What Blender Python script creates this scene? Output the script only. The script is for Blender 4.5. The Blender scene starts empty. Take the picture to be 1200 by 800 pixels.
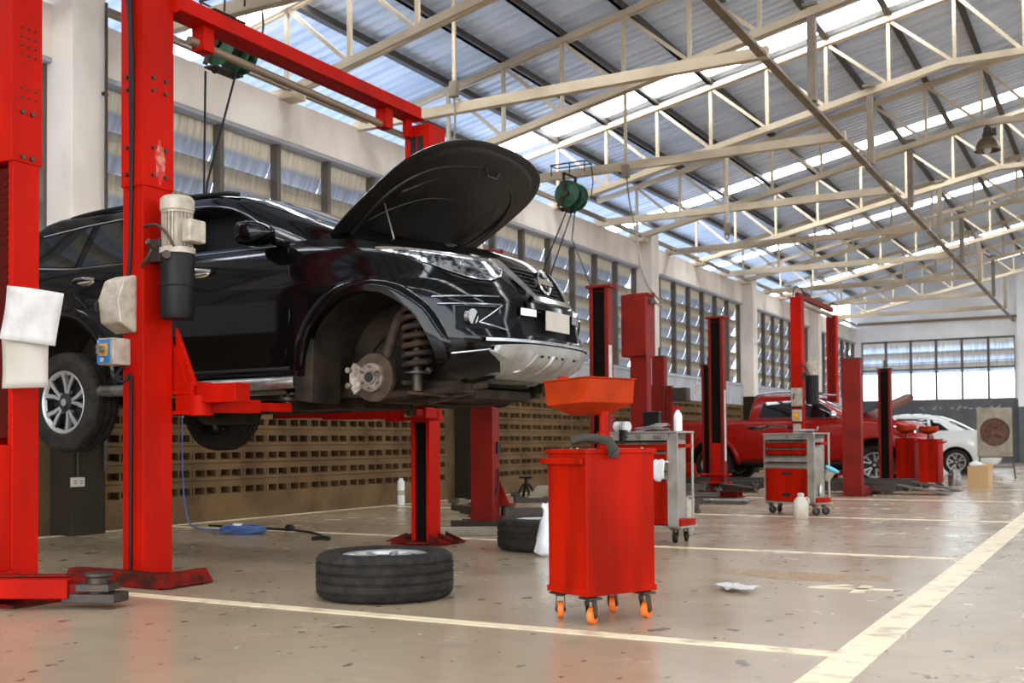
import bpy, bmesh, math, random
from math import pi, sin, cos, radians as R
from mathutils import Vector, Matrix

random.seed(7)
scene = bpy.context.scene
SKY_EMIT = 14
COL = scene.collection

# ------------------------------------------------------------------ materials
def new_mat(name):
    m = bpy.data.materials.new(name)
    m.use_nodes = True
    return m, m.node_tree.nodes, m.node_tree.links, m.node_tree.nodes['Principled BSDF']

def mat(name, col, rough=.5, metal=0., col2=None, scale=4., amount=.5, stretch=None, bump=0., bscale=40.,
        spec=.5, coat=0., detail=4., thr=(.4, .65), emit=None):
    m, N, L, b = new_mat(name)
    b.inputs['Base Color'].default_value = (*col, 1)
    b.inputs['Roughness'].default_value = rough
    b.inputs['Metallic'].default_value = metal
    b.inputs['Specular IOR Level'].default_value = spec
    b.inputs['Coat Weight'].default_value = coat
    b.inputs['Coat Roughness'].default_value = .04
    if emit:
        b.inputs['Emission Color'].default_value = (*emit[0], 1)
        b.inputs['Emission Strength'].default_value = emit[1]
    tc = N.new('ShaderNodeTexCoord')
    src = tc.outputs['Object']
    if stretch:
        mp = N.new('ShaderNodeMapping')
        mp.inputs['Scale'].default_value = stretch
        L.new(src, mp.inputs['Vector'])
        src = mp.outputs['Vector']
    if col2:
        n = N.new('ShaderNodeTexNoise')
        n.inputs['Scale'].default_value = scale
        n.inputs['Detail'].default_value = detail
        L.new(src, n.inputs['Vector'])
        r = N.new('ShaderNodeMapRange')
        r.inputs[1].default_value, r.inputs[2].default_value = thr
        r.inputs[3].default_value, r.inputs[4].default_value = 0, amount
        L.new(n.outputs['Fac'], r.inputs[0])
        mx = N.new('ShaderNodeMixRGB')
        mx.inputs[1].default_value = (*col, 1)
        mx.inputs[2].default_value = (*col2, 1)
        L.new(r.outputs[0], mx.inputs[0])
        L.new(mx.outputs[0], b.inputs['Base Color'])
    if bump:
        n = N.new('ShaderNodeTexNoise')
        n.inputs['Scale'].default_value = bscale
        L.new(src, n.inputs['Vector'])
        bp = N.new('ShaderNodeBump')
        bp.inputs['Strength'].default_value = bump
        bp.inputs['Distance'].default_value = .01
        L.new(n.outputs['Fac'], bp.inputs['Height'])
        L.new(bp.outputs[0], b.inputs['Normal'])
    return m

M = {}
M['red'] = mat('red_paint', (.48, .0068, .001), .5, col2=(.20, .005, .0015), scale=3, amount=.5, stretch=(1, 1, .35), spec=.07)
M['red_dirty'] = mat('red_paint_worn', (.16, .008, .004), .6, spec=.1, col2=(.022, .010, .006), scale=9, amount=.85, thr=(.46, .62))
M['red_shaded'] = mat('red_paint_shaded', (.21, .010, .005), .5, col2=(.10, .007, .004), scale=3, amount=.6, spec=.16)  # darker copy of the lift red; shade on the lifts put into the colour
M['red_cart'] = mat('red_cart_paint', (.40, .0085, .0008), .42, col2=(.17, .005, .001), scale=2.6, amount=.75, stretch=(3, 3, .45), spec=.07)
M['red_tray'] = mat('orange_red_paint', (.40, .032, .003), .6, spec=.08, col2=(.15, .015, .003), scale=6, amount=.6)
M['orange'] = mat('orange_rubber', (.85, .16, .012), .5)
M['black'] = mat('black_plastic', (.008, .0075, .007), .5, spec=.25)
M['rubber'] = mat('tyre_rubber', (.0135, .0115, .0095), .8, spec=.25, col2=(.045, .034, .023), scale=14, amount=.5, bump=.25, bscale=90)
M['worn'] = mat('worn_highlight_paint', (.58, .22, .14), .5, col2=(.48, .0068, .001), scale=16, amount=1., thr=(.38, .56))  # bright highlight on the worn post, put into the colour
M['guard'] = mat('dark_rubber_guard', (.006, .0045, .0035), .8, spec=.08)
M['darkred'] = mat('dark_red_recess', (.07, .005, .003), .7, spec=.08)
M['jug'] = mat('grimy_white_plastic', (.62, .55, .45), .45, col2=(.42, .34, .25), scale=9, amount=.6)
M['dark'] = mat('dark_void', (.008, .008, .008), .85)
M['carpaint'] = mat('black_car_paint', (.0026, .0025, .0024), .09, spec=.28)
M['redcar'] = mat('red_car_paint', (.33, .008, .004), .22, spec=.25, coat=.12)
M['whitecar'] = mat('white_car_paint', (.72, .72, .70), .3, coat=1.)
M['glass'] = mat('car_glass', (.008, .009, .01), .03, spec=.8)
M['chrome'] = mat('chrome', (.72, .72, .72), .12, 1.)
M['satin'] = mat('satin_chrome', (.30, .31, .32), .25, 1.)
M['alloy'] = mat('alloy', (.47, .46, .44), .4, .6)
M['alloydark'] = mat('dark_alloy', (.04, .04, .042), .35, .6)
M['silver'] = mat('silver_skid_plate', (.42, .41, .39), .42, .55, col2=(.2, .17, .13), scale=8, amount=.5)
M['lamp'] = mat('headlamp_clear', (.55, .56, .58), .12, .85, col2=(.04, .04, .045), scale=22, amount=1., thr=(.42, .55), coat=1.)
M['plate'] = mat('blank_plate', (.47, .42, .35), .5)
M['rust'] = mat('rusty_metal', (.075, .043, .024), .7, .4, col2=(.02, .014, .01), scale=12, amount=.85, bump=.3)
M['rotor'] = mat('brake_rotor', (.085, .058, .04), .45, .6, col2=(.035, .02, .012), scale=9, amount=.8)
M['hub'] = mat('hub_metal', (.26, .21, .165), .45, .5, col2=(.06, .035, .02), scale=20, amount=.8)
M['liner'] = mat('wheel_liner', (.012, .009, .006), .85, spec=.2, col2=(.042, .028, .016), scale=5, amount=.8, bump=.5, bscale=14)
M['under'] = mat('underbody', (.018, .013, .008), .75, .2, spec=.2, col2=(.065, .042, .024), scale=6, amount=.7, bump=.4, bscale=18)
M['hoodin'] = mat('hood_underside', (.008, .007, .006), .42, spec=.35, col2=(.02, .0145, .009), scale=4, amount=.7)
M['greycab'] = mat('grey_cabinet', (.33, .30, .255), .5, .2, col2=(.17, .14, .11), scale=6, amount=.6)
M['steel'] = mat('bare_steel', (.42, .41, .39), .38, .9, col2=(.14, .10, .07), scale=12, amount=.6)
M['darksteel'] = mat('dark_steel', (.05, .045, .04), .5, .6, col2=(.10, .06, .035), scale=14, amount=.6)
M['cream'] = mat('cream_steel', (.66, .53, .36), .5, col2=(.30, .22, .13), scale=2.2, amount=.55, stretch=(.5, .5, .5))
M['creamdark'] = mat('brown_steel', (.25, .19, .13), .55, col2=(.13, .09, .06), scale=3, amount=.7)
M['purlin'] = mat('purlin_steel', (.085, .068, .055), .6, .2)  # dark because unlit: the shade is put into the colour
M['wallcream'] = mat('cream_plaster', (.90, .81, .715), .75, col2=(.55, .46, .37), scale=1.4, amount=.55, stretch=(1, 1, .5))
M['wallwhite'] = mat('white_plaster', (.92, .90, .87), .8, col2=(.6, .56, .5), scale=.8, amount=.4)
M['dado'] = mat('dark_wall_paint', (.032, .024, .015), .75, spec=.1, col2=(.018, .014, .009), scale=1.6, amount=.7)
M['block'] = mat('vent_block_concrete', (.165, .098, .045), .9, spec=.1, col2=(.08, .05, .026), scale=2.2, amount=.75, bump=.3, bscale=30)
M['band'] = mat('grey_cement_band', (.46, .47, .50), .7, col2=(.30, .31, .33), scale=2, amount=.7, stretch=(1, 2, .6))
M['farlow'] = mat('dark_grey_wall', (.085, .085, .09), .7, col2=(.13, .13, .13), scale=1.5, amount=.6)
M['mullion'] = mat('mullion_steel', (.115, .095, .075), .6)
M['soffit'] = mat('pale_lintel_steel', (.38, .38, .40), .6)
M['pipe'] = mat('brown_pipe', (.24, .17, .11), .45, .2)
M['paper'] = mat('white_paper', (.60, .56, .53), .8, col2=(.40, .35, .31), scale=9, amount=.6)
M['poly'] = mat('white_polythene', (.80, .80, .80), .4)
M['beige'] = mat('beige_metal', (.50, .44, .35), .5, .1, col2=(.30, .24, .17), scale=14, amount=.7)
M['blue'] = mat('blue_hose', (.05, .11, .28), .45)
M['bluepaint'] = mat('blue_label', (.03, .20, .52), .45)
M['cyan'] = mat('cyan_plastic', (.05, .42, .62), .4)
M['yellow'] = mat('yellow_plastic', (.75, .35, .03), .4)
M['green'] = mat('green_reel_paint', (.012, .10, .035), .45, col2=(.006, .02, .01), scale=12, amount=.7)
M['card'] = mat('brown_cardboard', (.52, .33, .16), .8)
M['cloth'] = mat('grey_rag', (.04, .032, .024), .95, bump=.8, bscale=60)
M['whitecloth'] = mat('white_rag', (.72, .70, .67), .9, bump=.6, bscale=40)
M['lampshade'] = mat('bronze_lamp_shade', (.20, .145, .085), .4, .6)
M['fan'] = mat('rusty_fan', (.20, .09, .06), .6, col2=(.09, .04, .03), scale=10, amount=.8)
M['ply'] = mat('grimy_board', (.34, .29, .22), .7, col2=(.2, .16, .11), scale=5, amount=.7)
M['winedge'] = mat('clear_glass_pane', (.9, .93, .95), .1)
M['taillight'] = mat('red_tail_lamp', (.5, .02, .015), .15)
M['soil'] = mat('spilled_absorbent', (.40, .27, .155), .95, col2=(.20, .13, .075), scale=18, amount=.7, bump=.6, bscale=60)

def roof_material():
    m, N, L, b = new_mat('galvanised_roof_sheet')
    b.inputs['Metallic'].default_value = .05
    b.inputs['Roughness'].default_value = .34
    tc = N.new('ShaderNodeTexCoord')
    mp = N.new('ShaderNodeMapping')
    mp.inputs['Scale'].default_value = (.25, 3.5, 1)
    L.new(tc.outputs['Object'], mp.inputs['Vector'])
    n = N.new('ShaderNodeTexNoise')
    n.inputs['Scale'].default_value = 1.3
    n.inputs['Detail'].default_value = 5
    L.new(mp.outputs[0], n.inputs['Vector'])
    cr = N.new('ShaderNodeValToRGB')
    cr.color_ramp.elements[0].position = .35
    cr.color_ramp.elements[0].color = (.60, .70, .86, 1)
    cr.color_ramp.elements[1].position = .68
    cr.color_ramp.elements[1].color = (.82, .88, .97, 1)
    L.new(n.outputs['Fac'], cr.inputs[0])
    L.new(cr.outputs[0], b.inputs['Base Color'])
    return m
M['roof'] = roof_material()

def skylight_material():
    m, N, L, b = new_mat('daylit_skylight_sheet')
    b.inputs['Base Color'].default_value = (.8, .85, .9, 1)
    b.inputs['Emission Color'].default_value = (.86, .93, 1, 1)
    b.inputs['Emission Strength'].default_value = SKY_EMIT
    return m

def floor_material():
    m, N, L, b = new_mat('epoxy_floor')
    tc = N.new('ShaderNodeTexCoord')
    def noise(scale, stretch=(1, 1, 1), detail=5, rough=.6):
        mp = N.new('ShaderNodeMapping')
        mp.inputs['Scale'].default_value = stretch
        L.new(tc.outputs['Object'], mp.inputs['Vector'])
        n = N.new('ShaderNodeTexNoise')
        n.inputs['Scale'].default_value = scale
        n.inputs['Detail'].default_value = detail
        n.inputs['Roughness'].default_value = rough
        L.new(mp.outputs[0], n.inputs['Vector'])
        return n.outputs['Fac']
    def ramp(v, a, b_, lo=0., hi=1.):
        r = N.new('ShaderNodeMapRange')
        r.inputs[1].default_value, r.inputs[2].default_value = a, b_
        r.inputs[3].default_value, r.inputs[4].default_value = lo, hi
        L.new(v, r.inputs[0])
        return r.outputs[0]
    def mix(f, c1, c2):
        x = N.new('ShaderNodeMixRGB')
        L.new(f, x.inputs[0])
        for i, c in ((1, c1), (2, c2)):
            if isinstance(c, tuple):
                x.inputs[i].default_value = (*c, 1)
            else:
                L.new(c, x.inputs[i])
        return x.outputs[0]
    base = mix(ramp(noise(.7), .35, .68), (.405, .305, .20), (.325, .238, .15))
    base = mix(ramp(noise(5, (1, 1, 1), 6), .5, .72, 0, .35), base, (.25, .185, .12))
    # dark oil spots and scuffs
    base = mix(ramp(noise(4.2, (1.6, 1, 1), 3, .5), .665, .695, 0, .8), base, (.085, .062, .042))
    base = mix(ramp(noise(11, (1.2, .8, 1), 2, .5), .70, .72, 0, .8), base, (.06, .045, .032))
    base = mix(ramp(noise(.42, (1, 1.4, 1), 3), .60, .72, 0, .55), base, (.20, .155, .11))
    L.new(base, b.inputs['Base Color'])
    L.new(ramp(noise(1.6, (1, 1, 1), 6), .3, .7, .20, .29), b.inputs['Roughness'])
    b.inputs['Specular IOR Level'].default_value = .55
    return m

def line_material():
    m, N, L, b = new_mat('floor_line_paint')
    tc = N.new('ShaderNodeTexCoord')
    n = N.new('ShaderNodeTexNoise')
    n.inputs['Scale'].default_value = 7
    n.inputs['Detail'].default_value = 6
    L.new(tc.outputs['Object'], n.inputs['Vector'])
    cr = N.new('ShaderNodeValToRGB')
    cr.color_ramp.elements[0].position = .30
    cr.color_ramp.elements[0].color = (.42, .31, .19, 1)
    cr.color_ramp.elements[1].position = .48
    cr.color_ramp.elements[1].color = (.83, .67, .44, 1)
    L.new(n.outputs['Fac'], cr.inputs[0])
    L.new(cr.outputs[0], b.inputs['Base Color'])
    b.inputs['Roughness'].default_value = .4
    return m
M['line'] = line_material()

def louvre_material(name, beige, blue, axis='Y', trans=.55):
    """translucent dusty sheet; each sheet has a tan upper part and a blue-grey lower part"""
    m, N, L, b = new_mat(name)
    out = N['Material Output']
    tc = N.new('ShaderNodeTexCoord')
    sp = N.new('ShaderNodeSeparateXYZ')
    L.new(tc.outputs['Object'], sp.inputs[0])
    mp = N.new('ShaderNodeMapping')
    mp.inputs['Scale'].default_value = (1, 7, .8) if axis == 'Y' else (7, 1, .8)
    L.new(tc.outputs['Object'], mp.inputs['Vector'])
    n = N.new('ShaderNodeTexNoise')
    n.inputs['Scale'].default_value = 2.5
    n.inputs['Detail'].default_value = 6
    L.new(mp.outputs[0], n.inputs['Vector'])
    # phase inside one sheet from its height
    def math_(op, a, bval):
        q = N.new('ShaderNodeMath')
        q.operation = op
        if isinstance(a, float):
            q.inputs[0].default_value = a
        else:
            L.new(a, q.inputs[0])
        if isinstance(bval, float):
            q.inputs[1].default_value = bval
        else:
            L.new(bval, q.inputs[1])
        return q.outputs[0]
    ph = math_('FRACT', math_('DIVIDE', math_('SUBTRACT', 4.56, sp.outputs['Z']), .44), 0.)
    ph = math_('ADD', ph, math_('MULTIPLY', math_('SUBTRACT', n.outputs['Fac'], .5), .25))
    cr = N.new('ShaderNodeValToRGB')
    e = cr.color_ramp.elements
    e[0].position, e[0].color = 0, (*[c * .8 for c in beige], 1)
    e[1].position, e[1].color = 1, (*[min(1, c * 1.45) for c in blue], 1)  # lower edge brightened: the daylight on it is put into the colour
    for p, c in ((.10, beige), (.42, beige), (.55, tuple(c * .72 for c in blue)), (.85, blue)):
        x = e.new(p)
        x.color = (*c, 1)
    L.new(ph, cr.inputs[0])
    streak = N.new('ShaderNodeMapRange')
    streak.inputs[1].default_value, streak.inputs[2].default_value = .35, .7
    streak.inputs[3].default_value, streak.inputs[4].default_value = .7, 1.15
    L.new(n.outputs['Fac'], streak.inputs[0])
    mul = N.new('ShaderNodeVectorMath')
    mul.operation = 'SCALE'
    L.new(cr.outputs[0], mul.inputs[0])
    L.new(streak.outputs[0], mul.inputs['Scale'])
    d = N.new('ShaderNodeBsdfDiffuse')
    t = N.new('ShaderNodeBsdfTranslucent')
    g = N.new('ShaderNodeBsdfGlossy')
    g.inputs['Roughness'].default_value = .3
    ms = N.new('ShaderNodeMixShader')
    ms.inputs[0].default_value = trans
    m2 = N.new('ShaderNodeMixShader')
    m2.inputs[0].default_value = .06
    L.new(mul.outputs[0], d.inputs['Color'])
    L.new(mul.outputs[0], t.inputs['Color'])
    L.new(d.outputs[0], ms.inputs[1])
    L.new(t.outputs[0], ms.inputs[2])
    L.new(ms.outputs[0], m2.inputs[1])
    L.new(g.outputs[0], m2.inputs[2])
    L.new(m2.outputs[0], out.inputs['Surface'])
    return m
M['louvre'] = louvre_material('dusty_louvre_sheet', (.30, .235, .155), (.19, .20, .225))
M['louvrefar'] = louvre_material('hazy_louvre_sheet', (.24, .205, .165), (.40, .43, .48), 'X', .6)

def clear_glass():
    m, N, L, b = new_mat('window_glass')
    out = N['Material Output']
    t = N.new('ShaderNodeBsdfTransparent')
    t.inputs['Color'].default_value = (.92, .95, .96, 1)
    g = N.new('ShaderNodeBsdfGlossy')
    g.inputs['Roughness'].default_value = .05
    ms = N.new('ShaderNodeMixShader')
    ms.inputs[0].default_value = .08
    L.new(t.outputs[0], ms.inputs[1])
    L.new(g.outputs[0], ms.inputs[2])
    L.new(ms.outputs[0], out.inputs['Surface'])
    return m
M['pane'] = clear_glass()

# ------------------------------------------------------------------ mesh builder
class MB:
    def __init__(self):
        self.bm = bmesh.new()
    def face(self, pts, mi=0):
        vs = [self.bm.verts.new(p) for p in pts]
        f = self.bm.faces.new(vs)
        f.material_index = mi
        return f
    def box(self, c, s, rot=None, mi=0, taper=None):
        hx, hy, hz = s[0] / 2, s[1] / 2, s[2] / 2
        c = Vector(c)
        vs = []
        for z in (-hz, hz):
            k = taper if (taper and z > 0) else 1
            for x, y in ((-hx, -hy), (hx, -hy), (hx, hy), (-hx, hy)):
                p = Vector((x * k, y * k, z))
                if rot is not None:
                    p = rot @ p
                vs.append(self.bm.verts.new(c + p))
        for f in ((3, 2, 1, 0), (4, 5, 6, 7), (0, 1, 5, 4), (1, 2, 6, 5), (2, 3, 7, 6), (3, 0, 4, 7)):
            self.bm.faces.new([vs[i] for i in f]).material_index = mi
        return self
    def rng(self, x0, x1, y0, y1, z0, z1, mi=0):
        return self.box(((x0 + x1) / 2, (y0 + y1) / 2, (z0 + z1) / 2), (abs(x1 - x0), abs(y1 - y0), abs(z1 - z0)), mi=mi)
    def bar(self, a, b, w, h, mi=0):
        """rectangular bar from a to b; h is the size in the vertical plane"""
        a, b = Vector(a), Vector(b)
        d = (b - a)
        l = d.length
        d.normalize()
        up = Vector((0, 0, 1))
        if abs(d.z) > .999:
            up = Vector((0, 1, 0))
        s = d.cross(up).normalized()
        u = s.cross(d)
        m = Matrix((d, s, u)).transposed()
        return self.box((a + b) / 2, (l, w, h), m, mi)
    def rings(self, rs, cap0=True, cap1=True, closed=True, mi=0, mis=None):
        prev = None
        first = None
        for k, r in enumerate(rs):
            vs = [self.bm.verts.new(p) for p in r]
            n = len(vs)
            if prev:
                for i in range(n if closed else n - 1):
                    j = (i + 1) % n
                    f = self.bm.faces.new((prev[i], prev[j], vs[j], vs[i]))
                    f.material_index = mis[k - 1] if mis else mi
            else:
                first = vs
            prev = vs
        if cap0 and closed:
            self.bm.faces.new(first[::-1]).material_index = mi
        if cap1 and closed:
            self.bm.faces.new(prev).material_index = mi
        return self
    def cyl(self, a, b, r0, r1=None, n=16, cap=True, mi=0):
        r1 = r0 if r1 is None else r1
        a, b = Vector(a), Vector(b)
        d = (b - a).normalized()
        up = Vector((0, 0, 1)) if abs(d.z) < .9 else Vector((1, 0, 0))
        s = d.cross(up).normalized()
        u = s.cross(d)
        def ring(c, r):
            return [c + (s * cos(2 * pi * i / n) + u * sin(2 * pi * i / n)) * r for i in range(n)]
        return self.rings([ring(a, r0), ring(b, r1)], cap, cap, mi=mi)
    def tube(self, pts, r, n=8, mi=0, smooth=0):
        pts = [Vector(p) for p in pts]
        for _ in range(smooth):
            q = [pts[0]]
            for a, b in zip(pts, pts[1:]):
                q += [a.lerp(b, .25), a.lerp(b, .75)]
            pts = q + [pts[-1]]
        rs = []
        u = None
        for i, p in enumerate(pts):
            d = (pts[min(i + 1, len(pts) - 1)] - pts[max(i - 1, 0)])
            if d.length < 1e-9:
                d = Vector((0, 0, 1))
            d.normalize()
            if u is None:
                u = d.orthogonal().normalized()
            else:
                u = (u - d * u.dot(d))
                u = u.normalized() if u.length > 1e-6 else d.orthogonal().normalized()
            v = d.cross(u)
            rs.append([p + (u * cos(2 * pi * k / n) + v * sin(2 * pi * k / n)) * r for k in range(n)])
        return self.rings(rs, mi=mi)
    def lathe(self, prof, n=32, axis='Z', c=(0, 0, 0), closed=False, mi=0, mod=None):
        """prof: (radius, distance along the axis); closed joins last to first"""
        c = Vector(c)
        def P(r, a, t, i=0):
            if mod:
                r = mod(r, a, i)
            if axis == 'Z':
                return c + Vector((r * cos(t), r * sin(t), a))
            if axis == 'Y':
                return c + Vector((r * cos(t), a, r * sin(t)))
            return c + Vector((a, r * cos(t), r * sin(t)))
        cols = []
        for i in range(n):
            t = 2 * pi * i / n
            cols.append([self.bm.verts.new(P(r, a, t, i)) for r, a in prof])
        m = len(prof)
        for i in range(n):
            A, B = cols[i], cols[(i + 1) % n]
            for k in range(m if closed else m - 1):
                l = (k + 1) % m
                self.bm.faces.new((A[k], A[l], B[l], B[k])).material_index = mi
        return self
    def prism(self, poly, axis, d0, d1, mi=0):
        """poly in the plane across axis: X -> (y,z), Y -> (x,z), Z -> (x,y)"""
        def P(p, d):
            if axis == 'X':
                return (d, p[0], p[1])
            if axis == 'Y':
                return (p[0], d, p[1])
            return (p[0], p[1], d)
        return self.rings([[P(p, d0) for p in poly], [P(p, d1) for p in poly]], mi=mi)
    def ball(self, c, r, n=16, m=10, mi=0):
        if not isinstance(r, (tuple, list)):
            r = (r, r, r)
        rs = []
        for j in range(1, m):
            t = pi * j / m
            rs.append([Vector(c) + Vector((r[0] * sin(t) * cos(2 * pi * i / n), r[1] * sin(t) * sin(2 * pi * i / n), -r[2] * cos(t))) for i in range(n)])
        return self.rings(rs, mi=mi)
    def grid(self, G, mi=0, flip=False):
        V = [[self.bm.verts.new(p) for p in row] for row in G]
        for a, b in zip(V, V[1:]):
            for i in range(len(a) - 1):
                q = (a[i], a[i + 1], b[i + 1], b[i])
                self.bm.faces.new(q[::-1] if flip else q).material_index = mi
        return self
    def build(self, name, m, parent=None, smooth=35, bevel=0., solid=0., fix=True, seg=2):
        bm = self.bm
        if fix:
            bmesh.ops.recalc_face_normals(bm, faces=bm.faces)
        me = bpy.data.meshes.new(name)
        bm.to_mesh(me)
        bm.free()
        for k in (m if isinstance(m, (list, tuple)) else [m]):
            me.materials.append(M[k] if isinstance(k, str) else k)
        if smooth:
            me.shade_smooth()
            me.set_sharp_from_angle(angle=R(smooth))
        o = bpy.data.objects.new(name, me)
        COL.objects.link(o)
        if parent is not None:
            o.parent = parent
        if solid:
            s = o.modifiers.new('solid', 'SOLIDIFY')
            s.thickness = solid
            s.offset = 0
        if bevel:
            b = o.modifiers.new('bevel', 'BEVEL')
            b.width = bevel
            b.segments = seg
            b.limit_method = 'ANGLE'
            b.angle_limit = R(40)
            b.harden_normals = True
        return o

def tag(o, label, cat, group=None, kind=None):
    o['label'] = label
    o['category'] = cat
    if group:
        o['group'] = group
    if kind:
        o['kind'] = kind
    return o

def thing(name, label, cat, loc=(0, 0, 0), rz=0., group=None):
    o = bpy.data.objects.new(name, None)
    COL.objects.link(o)
    o.empty_display_size = .1
    o.location = loc
    o.rotation_euler = (0, 0, rz)
    return tag(o, label, cat, group)

def struct(o, label, cat, group=None):
    return tag(o, label, cat, group, 'structure')

def copy_tree(o, parent=None):
    c = o.copy()
    COL.objects.link(c)
    c.parent = parent
    for ch in list(o.children):
        copy_tree(ch, c)
    return c

def boolean_cut(o, cutter):
    """subtract cutter (a mesh object, removed afterwards) from o, keeping the cutter's material"""
    cutter.parent = o.parent
    bpy.context.view_layer.update()
    md = o.modifiers.new('cut', 'BOOLEAN')
    md.object = cutter
    md.operation = 'DIFFERENCE'
    md.solver = 'EXACT'
    md.material_mode = 'TRANSFER'
    dg = bpy.context.evaluated_depsgraph_get()
    dg.update()
    me = bpy.data.meshes.new_from_object(o.evaluated_get(dg))
    o.modifiers.remove(md)
    old = o.data
    o.data = me
    me.name = old.name
    bpy.data.meshes.remove(old)
    bpy.data.objects.remove(cutter)
    me.shade_smooth()
    me.set_sharp_from_angle(angle=R(35))
    return o
# ------------------------------------------------------------------ light and camera

WX = -9.0                 # inner face of the side wall
YF = 43.5                 # far end wall
TR = [21.6 + 3.72 * k for k in range(-7, 6)]     # roof trusses
CY = [-0.4, 7.27, 14.55, 22.0, 29.25, 36.55]     # wall columns
ROOF_Z = lambda x: 6.44 + .207 * (x + 8)        # top chord line
RIDGE = 1.0

w = bpy.data.worlds.new('daylight')
scene.world = w
w.use_nodes = True
N, L = w.node_tree.nodes, w.node_tree.links
bg = N['Background']
tc = N.new('ShaderNodeTexCoord')
sp = N.new('ShaderNodeSeparateXYZ')
L.new(tc.outputs['Generated'], sp.inputs[0])
sky = N.new('ShaderNodeValToRGB')
e = sky.color_ramp.elements
e[0].position, e[0].color = .44, (.16, .20, .27, 1)
e[1].position, e[1].color = 1., (.38, .60, 1., 1)
for p, c in ((.495, (.20, .225, .26)), (.51, (1., .97, .92)), (.62, (.80, .90, 1.))):
    x = e.new(p)
    x.color = (*c, 1)
mr = N.new('ShaderNodeMapRange')
mr.inputs[1].default_value, mr.inputs[2].default_value = -1, 1
L.new(sp.outputs['Z'], mr.inputs[0])
L.new(mr.outputs[0], sky.inputs[0])
L.new(sky.outputs[0], bg.inputs['Color'])
bg.inputs['Strength'].default_value = 6.6

sun = bpy.data.lights.new('sun', 'SUN')
sun.energy = 2.0
sun.angle = R(3)
sun.color = (1, .93, .82)
so = bpy.data.objects.new('sun', sun)
COL.objects.link(so)
so.rotation_euler = (R(18), R(32), 0)

cam = bpy.data.cameras.new('camera')
co = bpy.data.objects.new('camera', cam)
COL.objects.link(co)
cam.sensor_width = 36
cam.lens = 36 * 1289.94 / 1200
cam.shift_y = (486.5 - 400) / 1200
cam.clip_start = .05
co.matrix_world = Matrix.Translation((0, 0, .85)) @ Matrix.Rotation(R(29.09), 4, 'Z') @ Matrix.Rotation(R(91.429), 4, 'X') @ Matrix.Rotation(R(-.4564), 4, 'Z')
cam.dof.use_dof = True
cam.dof.focus_distance = 6.8
cam.dof.aperture_fstop = 3.6
scene.camera = co
scene.view_settings.view_transform = 'Standard'
scene.view_settings.look = 'None'
scene.view_settings.gamma = 1
scene.view_settings.use_curve_mapping = False
scene.view_settings.exposure = 0.1
scene.cycles.use_denoising = True
scene.cycles.max_bounces = 10
scene.cycles.diffuse_bounces = 6

# ------------------------------------------------------------------ floor
m = MB()
m.rng(WX - .3, 16, -9, YF + .3, -.15, 0)
struct(m.build('floor', floor_material(), smooth=0), 'glossy grey beige painted concrete workshop floor', 'floor')

def line(pts, name, label):
    m = MB()
    m.prism(pts, 'Z', .0005, .003)
    struct(m.build(name, 'line', smooth=0), label, 'floor marking', 'painted bay lines on the floor')
line([(-1.03, -4), (-.86, -4), (-.86, 43), (-1.03, 43)], 'floor_line', 'long straight cream line along the aisle')
for k in range(-1, 9):
    y = 4.46 + 3.92 * k
    line([(WX + .15, y - .05), (-1.03, y - .05), (-1.03, y + .05), (WX + .15, y + .05)], 'floor_line', 'cream cross line painted between two workshop bays')
line([(WX + .10, -4), (WX + .20, -4), (WX + .20, 43), (WX + .10, 43)], 'floor_line', 'cream line painted along the foot of the vent block wall')
# worn painted mark (a stencilled 4) and a patch of spilled absorbent
m = MB()
def fpx(pts):
    m.prism(pts, 'Z', .0005, .0025)
fpx([(-1.62, 6.40), (-1.16, 6.47), (-1.16, 6.52), (-1.62, 6.45)])
fpx([(-1.62, 6.45), (-1.56, 6.46), (-1.40, 6.62), (-1.45, 6.63)])
fpx([(-1.36, 6.30), (-1.29, 6.31), (-1.29, 6.64), (-1.36, 6.64)])
struct(m.build('floor_marking', 'line', smooth=0), 'worn stencilled figure 4 painted on the floor', 'floor marking')
m = MB()
random.seed(3)
ring0, ring1 = [], []
for i in range(44):
    t = 2 * pi * i / 44
    k = 1 + random.uniform(-.16, .16)
    x, y = .56 * cos(t) * k, .19 * sin(t) * k * (1 + .35 * sin(3 * t))
    ring0.append((-1.78 + x, 6.98 + y - .02 * x, .0006))
    ring1.append((-1.78 + x * .93, 6.98 + y * .9 - .02 * x, .004))
m.rings([ring0, ring1])
struct(m.build('floor_stain', 'soil', smooth=0), 'brown patch of spilled absorbent on the floor', 'stain')

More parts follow.
